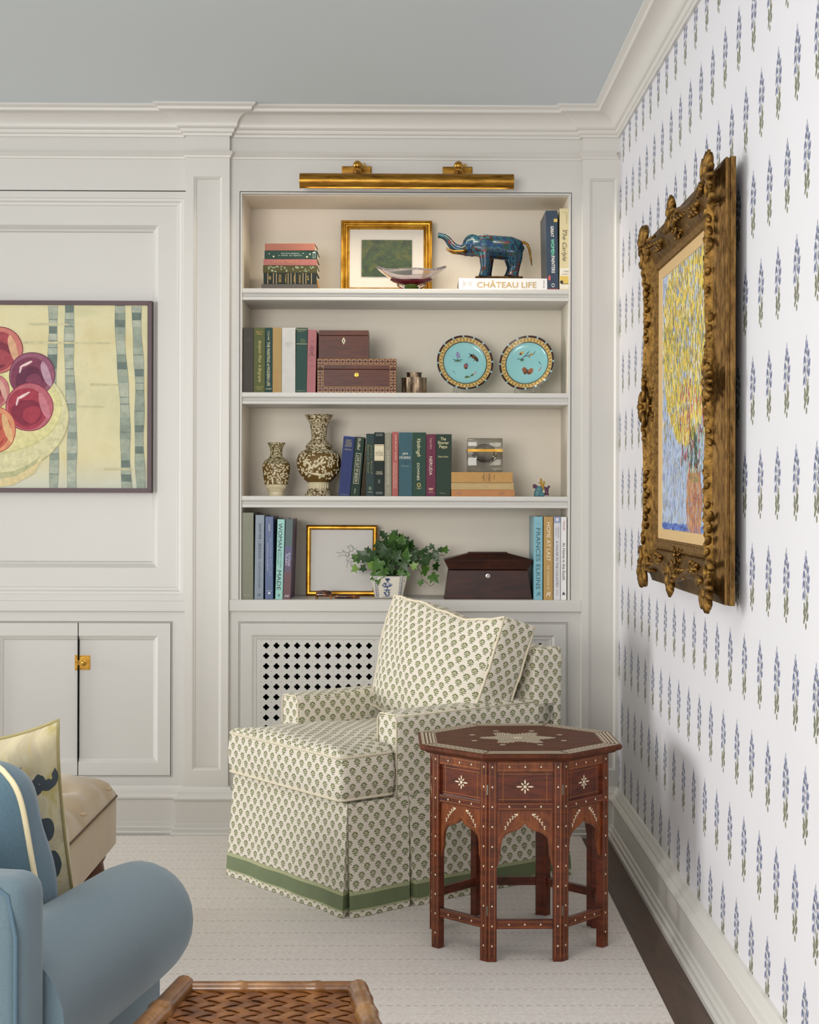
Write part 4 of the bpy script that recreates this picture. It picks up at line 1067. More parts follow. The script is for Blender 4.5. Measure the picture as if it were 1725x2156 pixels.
gy = .03; sg = sc(gy); gx = wx(1021.4, gy)
gbx = thing('glass_box', 'smoky clear glass box with a brass band on the yellow books', 'box', (gx, gy + .05, wz(993.2, .012)))
smoke = M('smoky_glass', '#c9c9c2', .03, Transmission_Weight=1.0, IOR=1.45)
hw = 37 / sg; zt = 71 / sg; zb_ = 43 / sg
MB().rbox((0, 0, zb_ / 2), (hw, hw * .9, zb_ / 2), .002, 2, 1).build('base_block', smoke, gbx, smooth=40)
MB().rbox((0, 0, (zb_ + zt) / 2 + .004), (hw, hw * .9, (zt - zb_) / 2 - .004), .003, 2, 1).build('lid_block', smoke, gbx, smooth=40)
MB().panel(-hw, hw, -hw * .9, hw * .9, [(.004, 0), (0, 0), (0, .010), (.004, .010)], cap=False).xf(Matrix(((1, 0, 0, 0), (0, 0, 1, 0), (0, 1, 0, zb_ - .001), (0, 0, 0, 1)))).build('brass_band', bright_brass, gbx)
MB().ball((0, 0, zb_ * .92), (hw * .72, hw * .62, hw * .55), 28, 16).build('hollow', M('bowl_hollow_glass', '#f2efe2', .02, Transmission_Weight=1.0, IOR=.78), gbx, smooth=180)

fy = .06; fg = thing('coral_figurine', 'tiny blue, purple and yellow coral figurine at the right of the third shelf', 'figurine', (wx(1141, fy), fy, zs[2]))
U3 = 1 / 4.107 / sc(fy)
P = lambda x, z, y=0: ((x - 1482) * U3, y * U3, (802 - z) * U3)
m = MB()
for x, z, rx, rz in ((1450, 770, 34, 38), (1460, 740, 34, 30), (1440, 790, 26, 20), (1480, 785, 30, 22)): m.ball(P(x, z), (rx * U3, 22 * U3, rz * U3))
m.build('blue_body', M('mottled_blue_glaze', '#4f7c86', .4, var=.4, vscale=120), fg, smooth=180)
m = MB()
for x, z, x2, z2, r in ((1525, 790, 1525, 740, 20), (1525, 740, 1550, 708, 14), (1520, 740, 1505, 715, 12), (1535, 760, 1500, 720, 14)): m.tube([P(x, z), P(x2, z2)], [r * U3, r * .6 * U3], 8)
m.ball(P(1420, 712), (16 * U3, 12 * U3, 20 * U3)); m.ball(P(1438, 715), (10 * U3, 10 * U3, 14 * U3))
m.build('purple_branches', M('plum_glaze', '#5a3450', .4, var=.3, vscale=90), fg, smooth=180)
m = MB().tube([P(1500, 740), P(1480, 690), P(1475, 645)], [14 * U3, 11 * U3, 8 * U3], 8).tube([P(1490, 720), P(1505, 680), P(1500, 665)], [10 * U3, 8 * U3, 5 * U3], 8).tube([P(1480, 690), P(1455, 680)], [8 * U3, 5 * U3], 8)
m.build('yellow_fingers', M('yellow_glaze', '#b58a2a', .4), fg, smooth=180)

# ------------------------------------------------------------------ counter: framed drawing, tortoiseshell pieces, ivy, casket
fd, w, h = framed('line drawing of two figures in a narrow gold frame on the counter', 645, 795, 1106, zs[3] + .001, .215, .018,
                  [(0, -.004), (.003, -.008), (.006, -.006), (.007, -.009), (.012, -.009), (.014, -.005), (.018, -.003)], gold_leaf)
MB().box(-w / 2 + .017, w / 2 - .017, -.001, .004, .017, h - .017).build('paper_sheet', M('drawing_paper', '#dedbd6', .6, var=.03, vscale=30), fd)
sx = lambda x: wx(490 + x / 4.93, .215) - fd.location.x
sz = lambda y: wz(1060 + y / 4.93, .215) - zs[3]
lines = [[(1075, 512), (1110, 520), (1150, 505), (1180, 520), (1205, 510)], [(1095, 560), (1130, 540), (1165, 545), (1190, 555)], [(1140, 485), (1150, 500), (1175, 505)],
         [(1212, 480), (1205, 455), (1225, 435), (1248, 445), (1258, 475), (1245, 500), (1225, 505), (1212, 480)], [(1222, 450), (1240, 455), (1250, 470)],
         [(1180, 520), (1175, 545), (1195, 555), (1210, 535), (1200, 515)], [(1258, 470), (1285, 480), (1290, 500), (1270, 525), (1250, 530)], [(1210, 500), (1215, 540), (1190, 575), (1180, 595), (1205, 605)],
         [(1250, 520), (1255, 550), (1245, 590), (1235, 620), (1250, 655)], [(1205, 605), (1215, 580), (1240, 570)], [(1205, 605), (1190, 640), (1188, 668)], [(1225, 600), (1225, 640), (1240, 655)], [(1190, 470), (1200, 455), (1190, 440)]]
m = MB()
for L in lines:
    pts = []
    for i in range(len(L) - 1):
        for k in range(3):
            a = k / 3; pts.append((sx(L[i][0] + (L[i + 1][0] - L[i][0]) * a), -.0016, sz(L[i][1] + (L[i + 1][1] - L[i][1]) * a)))
    pts.append((sx(L[-1][0]), -.0016, sz(L[-1][1]))); m.tube(pts, .0007, 4)
m.build('pen_lines', M('black_ink_line', '#3a3835', .7), fd)

tort = NT('tortoiseshell'); tort.base(tort.ramp(tort.noise(tort.coord(), 60, 4, .6, 1), [(.4, '#2a120a'), (.55, '#5a2a10'), (.7, '#b06a28')])); tort = tort.set(.15)
ty = .05
ob = thing('tortoiseshell_box', 'little footed tortoiseshell box in front of the framed drawing', 'box', (wx(683, ty), ty, zs[3]))
wl = 17 / sc(ty)
MB().rbox((0, 0, .015), (wl, .016, .007), .004, 3, 2).build('body', tort, ob, smooth=60)
MB().rbox((0, 0, .0245), (wl * .95, .015, .004), .0035, 3, 2, crown=(0, 0, .004)).build('lid', tort, ob, smooth=60)
for a in (-1, 1):
    for b in (-1, 1): MB().ball((a * wl * .9, b * .012, .0045), .0045, 10, 6).build('foot', bright_brass, ob, smooth=180)
MB().ball((wl * .05, -.017, .020), .0022, 10, 6).build('clasp', bright_brass, ob, smooth=180)
cm = MB().tube([(-27 / sc(ty), 0, .006), (-20 / sc(ty), 0, .0075), (20 / sc(ty), 0, .007), (27 / sc(ty), 0, .006)], [.005, .0072, .0072, .005], 10).build('tortoiseshell_comb_case', tort, smooth=60)
cm.location = (wx(731, ty), ty + .01, zs[3]); tag(cm, 'long narrow tortoiseshell case lying beside the footed box', 'case')

# casket
cy = .035; s = sc(cy)
ck = thing('tea_caddy', 'dark rosewood sarcophagus-shaped casket with a silver keyhole on the counter', 'casket', (wx(1029.5, cy), cy, zs[3]))
rose = wood('rosewood', '#1d0b07', '#451e12', .4, 4, (2, 2, 7), .08)
def taper(name, x0, z0, x1, z1, d0, d1, parent):
    dm = .075; vs = []
    for x, z, dd in ((x0, z0, d0), (x1, z1, d1)): vs += [(-x, dm - dd, z), (x, dm - dd, z), (x, dm + dd, z), (-x, dm + dd, z)]
    return MB().add(vs, [(0, 3, 2, 1), (4, 5, 6, 7), (0, 1, 5, 4), (1, 2, 6, 5), (2, 3, 7, 6), (3, 0, 4, 7)]).build(name, rose, parent, bevel=.0015)
k = 1 / s
taper('body', 92 * k, .003, 84 * k, 61 * k, .072, .064, ck)
MB().box(-93 * k, 93 * k, .002, .148, 0, .004).build('plinth', rose, ck)
ld = taper('lid', 84 * k, 62.5 * k, 94 * k, 83 * k, .064, .074, ck)
taper('lid_slope', 94 * k, 83 * k, 43 * k, 96 * k, .074, .032, ld)
taper('lid_top', 43 * k, 96 * k, 41 * k, 98.5 * k, .032, .030, ld)
keyhole(ck, -1 * k, 49 * k, .0065, M('silver_escutcheon', '#b5b2ac', .3, .9))

# ivy in a blue and white square planter
iy = .13; s = sc(iy); k = 1 / s
iv = thing('potted_ivy', 'green ivy trailing from a blue and white square planter on the counter', 'potted plant', (wx(819.5, iy), iy, zs[3]))
delft = M('white_tin_glaze', '#e2dccd', .25, var=.05, vscale=30)
def frust(m, r0, z0, r1, z1, cc=.24):
    rings = []
    for r, z in ((r0, z0), (r1, z1)):
        c = r * cc; rings.append([(-r + c, -r, z), (r - c, -r, z), (r, -r + c, z), (r, r - c, z), (r - c, r, z), (-r + c, r, z), (-r, r - c, z), (-r, -r + c, z)])
    m.loft(rings); return m
m = MB(); frust(m, 28.5 * k, .002, 39 * k, 47 * k); frust(m, 39 * k, 47 * k, 36 * k, 47 * k); frust(m, 36 * k, 47 * k, 34 * k, 36 * k)
m.flat([(-28 * k, -28 * k), (28 * k, -28 * k), (28 * k, 28 * k), (-28 * k, 28 * k)], .002, 'xy')
po = m.build('planter', delft, iv)
MB().box(-33 * k, 33 * k, -33 * k, 33 * k, 36 * k, 38 * k).build('soil', M('dark_potting_soil', '#1c1511', .95, var=.4, vscale=120, bump=.5, bscale=300), iv)
blue_glaze = attr_mat('cobalt_brushwork', .3, .45, 260)
m = MB()
def on_front(x, z):                                    # point on the sloping front
    return (x * k, -(28.5 + 10.5 * z / 47) * k - .0008, z * k)
def blob(x, z, rx, rz, an, col):
    m.ink(col); c, s2 = math.cos(R(an)), math.sin(R(an))
    m.add([on_front(x + rx * math.cos(q) * c - rz * math.sin(q) * s2, z + rx * math.cos(q) * s2 + rz * math.sin(q) * c) for q in [j * PI / 4 for j in range(8)]], [tuple(range(8))])
random.seed(4)
for cx, cz, rx, rz, n in ((-3, 39.5, 7.5, 3.2, 22), (-3, 28, 10.5, 6, 46), (-3, 11, 7, 6, 30)):
    for _ in range(n):
        a = random.uniform(0, 2 * PI); q = math.sqrt(random.random()); blob(cx + rx * q * math.cos(a), cz + rz * q * math.sin(a), 1.6, .8, random.uniform(0, 180), random.choice(['#2f4f8f', '#44639f', '#1f3a78', '#7d93bd']))
blob(-3, 20, .7, 3.5, 0, '#22325f'); blob(-3, 17.6, 8.2, 1.1, 0, '#2f4f8f'); blob(-3, 3.6, 11, .5, 0, '#22325f'); blob(-3, 35, .6, 2, 0, '#22325f')
for e in (-1, 1):
    for q in range(11):
        z = 4 + q * 3.8; x0 = e * (22.5 + z * .10)
        blob(x0 - 1.8, z + .8, 2.1, .8, -40, '#24366f'); blob(x0 + 1.8, z + .8, 2.1, .8, 40, '#24366f')
for x in range(-30, 31, 4): blob(x, 46, 2.2, .5, 0, '#3a5596')
m.build('cobalt_painting', blue_glaze, po)
leafm = []
def ivy_leaf():
    out = [(0, 0), (-.25, -.16), (-.52, .02), (-.36, .22), (-.62, .52), (-.28, .56), (0, 1.05), (.28, .56), (.62, .52), (.36, .22), (.52, .02), (.25, -.16)]
    m = MB(); vs = [(0, .05, .32)] + [(x, -.10 * abs(x) + .08 * z * z - .05, z) for x, z in out]; n = len(out)
    m.add(vs, [(0, 1 + i, 1 + (i + 1) % n) for i in range(n)])
    return m.mesh('leaf', smooth=180)
def leaf_mat(nm, c1, c2): 
    t = NT(nm); t.base(t.mix(t.noise(t.coord(), 3, 3), lin(c1), lin(c2)))
    return t.set(.38, 0, Subsurface_Weight=0.0)
lm = [leaf_mat('ivy_leaf_dark', '#1c3614', '#33551f'), leaf_mat('ivy_leaf_mid', '#33581e', '#527a2c'), leaf_mat('ivy_leaf_light', '#628634', '#90ae54')]
lmesh = []
for mm in lm:
    me = ivy_leaf(); me.materials.append(mm); lmesh.append(me)
Q = lambda x, y: ((740 + x / 7.84 - 819.5) * k, (1259.4 - (1100 + y / 7.84)) * k)
st = MB(); random.seed(14)
def leaf(x, y, size, an, dy, tone, tx=None):
    u, z = Q(x, y)
    share('leaf', lmesh[tone], iv, (u, dy, z), (R(random.uniform(-25, 25)) if tx is None else tx, R(an), R(random.uniform(-35, 35))), (size * k * 1.22,) * 3)
spec = [(560, 260, 13, -20, -.01, 0), (670, 330, 21, 10, -.02, 1), (690, 235, 14, 35, 0, 0), (530, 215, 10, -40, 0, 0), (830, 350, 17, 10, -.02, 1), (880, 320, 12, 50, 0, 0), (820, 270, 10, -30, 0, 0), (960, 420, 16, 30, 0, 0),
        (150, 620, 17, -60, -.03, 1), (100, 740, 14, -130, -.03, 2), (120, 610, 12, -80, -.02, 0), (260, 600, 22, -50, -.035, 0), (350, 620, 24, -25, -.045, 0), (300, 500, 14, -60, -.01, 0), (480, 640, 23, -150, -.05, 1), (430, 830, 22, 170, -.055, 1),
        (360, 730, 14, -60, -.055, 2), (240, 750, 13, -110, -.03, 0), (470, 440, 18, -20, -.01, 0), (560, 420, 20, 0, -.015, 0), (640, 470, 20, 20, -.02, 0), (560, 560, 22, -10, -.04, 0), (640, 590, 22, 15, -.045, 0), (720, 600, 20, 40, -.045, 0),
        (700, 500, 17, 20, -.03, 0), (770, 480, 15, 0, -.02, 0), (900, 500, 20, 20, -.02, 0), (900, 620, 22, 10, -.045, 1), (980, 620, 18, 40, -.03, 0), (840, 650, 19, 150, -.045, 0), (820, 790, 14, 175, -.05, 1), (910, 830, 13, 150, -.05, 1), (560, 760, 17, 185, -.055, 1),
        (640, 720, 16, 170, -.05, 0), (1000, 740, 13, 60, -.04, 2), (1010, 500, 13, 50, -.01, 0), (1050, 620, 14, 70, -.02, 0), (1140, 560, 16, 30, -.02, 0), (1170, 630, 12, 170, -.02, 0), (1250, 540, 20, 165, -.025, 0), (1220, 500, 12, 10, -.02, 0), (1345, 500, 15, 120, -.02, 0), (1335, 440, 11, -20, -.02, 0),
        (1460, 490, 10, 10, -.02, 0), (1535, 490, 13, 20, -.02, 1), (1380, 690, 15, 150, -.02, 0), (1390, 640, 10, 40, -.02, 0), (1260, 820, 20, -60, -.03, 1), (1320, 870, 19, 140, -.03, 1), (1150, 960, 11, 180, -.03, 1), (1225, 715, 8, 0, -.02, 0)]
for q in spec: leaf(*q)
for _ in range(58):                                    # the dense middle
    a = random.uniform(0, PI); q = math.sqrt(random.random())
    leaf(640 + 300 * q * math.cos(a), 720 - 370 * q * math.sin(a), random.uniform(11, 19), random.uniform(-90, 90), random.uniform(-.02, .05), random.choice([0, 0, 0, 1]))
for _ in range(10):
    leaf(random.uniform(360, 900), random.uniform(720, 820), random.uniform(11, 16), random.uniform(120, 240), random.uniform(-.045, .02), 0)
def stem(L, y0=-.01, y1=-.02):
    n = len(L); st.tube([(Q(x, y)[0], y0 + (y1 - y0) * i / (n - 1), Q(x, y)[1]) for i, (x, y) in enumerate(L)], .0011, 5)
stem([(700, 880), (850, 700), (1000, 560), (1150, 600), (1330, 580), (1440, 550), (1540, 545)]); stem([(760, 880), (900, 760), (1060, 680), (1110, 770), (1160, 840), (1160, 930), (1250, 1000)]); stem([(1000, 760), (1080, 780), (1150, 830), (1210, 800), (1230, 710)], -.03)
stem([(620, 880), (560, 600), (510, 260)]); stem([(640, 880), (690, 600), (700, 300)]); stem([(560, 880), (350, 720), (120, 660)], -.02, -.03); stem([(680, 880), (800, 600), (860, 350)]); stem([(1330, 580), (1390, 640)]); stem([(1250, 1000), (1310, 1060), (1370, 1010)], -.03)
st.build('stems', M('ivy_stem', '#5d6a3a', .6), iv, smooth=180, kind='stuff')

# ------------------------------------------------------------------ armchair in block-printed linen
def block_print():
    t = NT('green_sprig_block_print_linen')
    uv = t.new('ShaderNodeUVMap').outputs[0]
    PU, PV = .0405, .0470
    el = [(0, -.003, .0011, .0085, 0), (.0036, -.0088, .0042, .0013, -48), (-.0036, -.0088, .0042, .0013, 48), (.0058, -.0026, .0052, .0018, 18), (-.0058, -.0026, .0052, .0018, -18),
          (0, .0098, .0026, .0030, 0), (.0052, .0082, .0030, .0027, 35), (-.0052, .0082, .0030, .0027, -35), (.0088, .0040, .0030, .0024, 10), (-.0088, .0040, .0030, .0024, -10),
          (.0045, .0030, .0040, .0012, 38), (-.0045, .0030, .0040, .0012, -38)]
    core = [(0, .0030, .0075, .0062, 0)]
    wob = t.new('ShaderNodeTexNoise'); t.l.new(uv, wob.inputs['Vector']); wob.inputs['Scale'].default_value = 60
    m1 = m2 = None
    for off in (0., .5):
        sc_ = t.new('ShaderNodeMapping'); t.l.new(uv, sc_.inputs[0])
        sc_.inputs['Scale'].default_value = (1 / PU, 1 / PV, 0); sc_.inputs['Location'].default_value = (off, off, 0)
        fr = t.new('ShaderNodeVectorMath', operation='FRACTION'); t.l.new(sc_.outputs[0], fr.inputs[0])
        sb = t.new('ShaderNodeVectorMath', operation='MULTIPLY_ADD'); t.l.new(fr.outputs[0], sb.inputs[0])
        sb.inputs[1].default_value = (PU, PV, 0); sb.inputs[2].default_value = (-PU / 2, -PV / 2, 0)
        d = ellipse_field(t, sb.outputs[0], el); c = ellipse_field(t, sb.outputs[0], core)
        m1 = d if m1 is None else t.math('MINIMUM', m1, d); m2 = c if m2 is None else t.math('MINIMUM', m2, c)
    ink = t.maprange(m1, .85, 1.1, 1, 0); halo = t.maprange(m2, .8, 1.0, 1, 0)
    weave = t.noise(uv, 900, 2)
    ground = t.mix(weave, lin('#d2c9b9'), lin('#e6dfd1'))
    n = t.noise(uv, 25, 2)
    col = t.mix(t.math('MULTIPLY', halo, .42), ground, lin('#b4b578'))
    col = t.mix(t.math('MULTIPLY', ink, .93), col, t.mix(n, lin('#3c4716'), lin('#646f2c')))
    t.base(col); t.bump(weave, .12, .001)
    return t.set(.9, 0, Sheen_Weight=.1)
linen = block_print()
welt = M('cream_welt_piping', '#ddd3bb', .85, bump=.2, bscale=600)
band_green = M('green_grosgrain_band', '#6d7957', .75, var=.12, vscale=25, bump=.2, bscale=700)
band_pale = M('pale_green_band_edge', '#a9ac84', .8)
th = math.atan2(-.795, .606)
ch = thing('armchair', 'skirted armchair in cream linen block-printed with green sprigs', 'armchair', (-.032, -.634, .008), rz=th)
SW, SD = .345, .4525
# skirt with kick pleats at the corners and at the arm fronts
def skirt_ring(z, off=0.):
    t = z / .33
    w = SW - .022 * t + off; d = SD - .020 * t + off
    op = (1 - t)                               # pleats open towards the floor
    def side(p0, p1, inward, pleats):
        """points from p0 to p1 with notches"""
        pts = []; L = (Vector(p1) - Vector(p0)).length; u = (Vector(p1) - Vector(p0)) / L; n = Vector(inward)
        N = 24
        clean = [(i / N * L, 0., 1) for i in range(N + 1) if not any(c - .015 < i / N * .872 < c + .037 for c in pleats)]
        for c in pleats:
            clean += [(c - .004 * op - .0015, 0., 0), (c + .006 * op - .0004, .026 * op + .003, 0), (c + .016 * op + .0004, .026 * op + .003, 0), (c + .020 * op + .0015, -.006 * op, 0)]
        clean = [q[:2] for q in sorted(clean)]
        for s, dd in clean:
            wob = .0035 * op * math.sin(s * 31 + p0[0] * 7) * (1 if dd == 0 else 0)
            p = Vector(p0) + u * s + n * (dd + wob); pts.append((p.x, p.y))
        return pts
    c = .010
    e = .014 * op + .002
    f = side((-w + e, -d), (w - e, -d), (0, 1), [])
    cr = lambda sx, sy: [(sx * (w - .034 * op - .004), sy * (d - .034 * op - .004))]
    r = side((w, -d + e), (w, d - e), (-1, 0), [.223])
    b = side((w - e, d), (-w + e, d), (0, -1), [])
    l = side((-w, d - e), (-w, -d + e), (1, 0), [2 * SD - .223 - .06])
    return [(x, y, z) for x, y in f + cr(1, -1) + r + cr(1, 1) + b + cr(-1, 1) + l + cr(-1, -1)]
def skirt_part(name, z0, z1, off, mat, nz):
    zsn = [z0 + (z1 - z0) * i / nz for i in range(nz + 1)]
    rings = [skirt_ring(z, off) for z in zsn]
    m = MB().loft(rings)
    o = m.build(name, mat, ch, smooth=40)
    me = o.data; L = me.uv_layers.new(name='UVMap'); n = len(rings[0])
    acc = [0.]
    for i in range(n): acc.append(acc[-1] + (Vector(rings[0][(i + 1) % n]) - Vector(rings[0][i])).length)
    for p in me.polygons:
        ks = [me.loops[li].vertex_index % n for li in p.loop_indices]; wrap = max(ks) - min(ks) > 1
        for li in p.loop_indices:
            v = me.loops[li].vertex_index; kk = v % n
            L.data[li].uv = (acc[n] if (wrap and kk == 0) else acc[kk], me.vertices[v].co.z)
    return o
skirt_part('skirt', 0.001, .33, 0, linen, 6)
skirt_part('skirt_band', .022, .066, .0012, band_green, 2)
skirt_part('band_edge', .018, .023, .0015, band_pale, 1); skirt_part('band_edge', .065, .075, .0015, band_pale, 1)
# body
AX0, AX1 = .218, .318
YB1 = .425
arm_z0, arm_z1 = .31, .575
for e in (-1, 1):
    MB().rbox((e * (AX0 + AX1) / 2, .075, (arm_z0 + arm_z1) / 2), ((AX1 - AX0) / 2, .325, (arm_z1 - arm_z0) / 2), .014, 3, 8, crown=(0, 0, .006)).build('arm', linen, ch, smooth=50, uv=True)
    a = [(e * AX0 + e * .003, -.248, arm_z0 + .02), (e * AX0 + e * .003, -.250, arm_z1 - .018), (e * (AX0 + .016), -.250, arm_z1 - .003), (e * (AX1 - .016), -.250, arm_z1 - .003), (e * (AX1 - .003), -.250, arm_z1 - .018), (e * (AX1 - .003), -.248, arm_z0 + .02)]
    b = [(e * (AX1 - .002), -.245, arm_z1 - .006), (e * (AX1 - .002), .30, arm_z1 - .006)]
    MB().tube(a, .0028, 6).tube(b, .0028, 6).build('arm_piping', welt, ch, smooth=180, kind='stuff')
def lean_back(o):
    return [o[0], o[1] + .05 * max(0, (o[2] + .12)) * .4, o[2]]
MB().rbox((0, .362, .525), (AX1, .063, .215), .018, 3, 8, crown=(0, .008, .0), fn=lean_back).build('backrest', linen, ch, smooth=50, uv=True)
MB().box(-.30, .30, -.42, .36, .29, .335).build('seat_deck', linen, ch, bevel=.01, uv=True)
# seat cushion: T shape
def rounded(poly, r, n=4):
    out = []; N_ = len(poly)
    for i in range(N_):
        p = Vector(poly[i]); a = Vector(poly[i - 1]); b = Vector(poly[(i + 1) % N_])
        da = (a - p).normalized(); db = (b - p).normalized()
        for k in range(n + 1):
            q = k / n; out.append(tuple((p + da * r * (1 - q)).lerp(p + db * r * q, q)))
    dense = []
    for i in range(len(out)):
        a = Vector(out[i]); b = Vector(out[(i + 1) % len(out)]); k = max(1, int((b - a).length / .035))
        dense += [tuple(a.lerp(b, j / k)) for j in range(k)]
    return dense
tee = rounded([(-.318, -.455), (.318, -.455), (.318, -.258), (.214, -.254), (.214, .25), (-.214, .25), (-.214, -.254), (-.318, -.258)], .022)
c0 = Vector((0, -.36))
def tee_ring(k, z, bulge=0.):
    return [(c0.x + (x - c0.x) * k + bulge * (x - c0.x) / max(.05, math.hypot(x - c0.x, y - c0.y)), c0.y + (y - c0.y) * k + bulge * (y - c0.y) / max(.05, math.hypot(x - c0.x, y - c0.y)), z) for x, y in tee]
zc0, zc1 = .336, .462
random.seed(2)
prof = [(.4, zc0, 0), (.96, zc0 - .002, 0), (1., zc0 + .006, 0), (1., zc0 + .03, .008), (1., zc0 + .07, .011), (1., zc1 - .03, .008), (1., zc1, 0)]
prof += [(math.cos(R(a)), zc1 + .038 * math.sin(R(a)) ** .8, 0) for a in (8, 16, 26, 38, 52, 66, 80)]
sr = [tee_ring(*p) for p in prof]
for i, rg in enumerate(sr[7:]): sr[7 + i] = [(x, y, z + .004 * math.sin(x * 17 + y * 9) + .003 * math.sin(y * 23)) for x, y, z in rg]
MB().loft(sr, cap=True).build('seat_cushion', linen, ch, smooth=50, uv=True)
pp = MB().tube(tee_ring(1., zc1 + .002), .0042, 6, closed=True).tube(tee_ring(1., zc0 + .004), .0042, 6, closed=True)
pp.build('seat_piping', welt, ch, smooth=180, kind='stuff')
# back cushion, plump with drooping middle at the top
bh = (.283, .085, .200)
def plump(o):
    x, y, z = o
    u, v = x / bh[0], z / bh[2]
    z2 = z + (.042 * abs(u) ** 1.8 - .036) * max(0, v) + .014 * math.sin(u * 3.4 + 2.6) * max(0, v)
    x2 = x * (1.02 if v > 0 else .93 + .07 * (1 + v)) + .014 * max(0, v) * u
    y2 = y * (1 - .18 * abs(u) ** 3) + .004 * math.sin(u * 9 + v * 4)
    return [x2, y2, z2 + .003 * math.sin(u * 13)]
cu = MB().rbox((0, 0, 0), bh, .022, 3, 10, crown=(.004, .052, .006), fn=plump)
T = Matrix.Translation((.026, .172, .668)) @ Matrix.Rotation(R(4), 4, 'Y') @ Matrix.Rotation(R(-17), 4, 'X')
o = cu.build('back_cushion', linen, ch, smooth=60, uv=True); o.matrix_local = T
pp = MB()
for sy in (-1, 1):
    loop = []
    for q in range(64):
        a = 2 * PI * q / 64; u, v = math.cos(a), math.sin(a); m_ = max(abs(u), abs(v)) ** .9
        x, z = u / m_ * bh[0], v / m_ * bh[2]
        x = max(-bh[0] + .004, min(bh[0] - .004, x)); z = max(-bh[2] + .004, min(bh[2] - .004, z))
        p = plump([x, sy * (bh[1] - .004), z]); loop.append(p)
    pp.tube(loop, .0042, 6, closed=True)
o = pp.build('cushion_piping', welt, ch, smooth=180, kind='stuff'); o.matrix_local = T

# ------------------------------------------------------------------ inlaid octagonal table
tw = wood('inlaid_table_wood', '#341309', '#6e3018', .3, 5, (2, 2, 9), .35)
tw2 = wood('inlaid_table_lighter_wood', '#4d1f0e', '#8a4a22', .3, 6, (7, 7, 2), .35)
ttop = wood('table_top_walnut', '#3f2013', '#6a3a24', .55, 5, (1.5, 9, 1), 0)
ttop.node_tree.nodes['Principled BSDF'].inputs['Specular IOR Level'].default_value = .15
bone = M('bone_inlay', '#ddd0b4', .45)
brass_line = M('brass_line_inlay', '#a5672c', .4, .3)
tb = thing('octagonal_table', 'carved octagonal side table inlaid with bone in front of the armchair', 'side table', (.302, -1.350, .008), rz=R(1.0))
A = .200                                           # length of a face at the legs
AP = A * 1.2071                                    # apothem
HT = .5305
SWD = .0255                                        # stile width
def arch(n=14):
    """right half of an ogee arch with a lobed shoulder, (x, z) from the foot of the panel to the apex"""
    x1 = A / 2 - SWD - .0035
    pts = [(x1, .254), (.0685, .2665), (.0645, .281), (.0630, .306), (.0605, .320), (.0565, .328), (.0505, .334), (.0430, .338), (.0340, .342), (.0240, .345), (.0150, .349), (.0070, .355), (.0025, .360), (0, .365)]
    return pts
def leafpoly(x, z, l, w_, an):
    c, s2 = math.cos(an), math.sin(an)
    return [(x + u * c - v * s2, z + u * s2 + v * c) for u, v in ((-l, 0), (-l * .4, -w_), (l * .4, -w_), (l, 0), (l * .4, w_), (-l * .4, w_))]
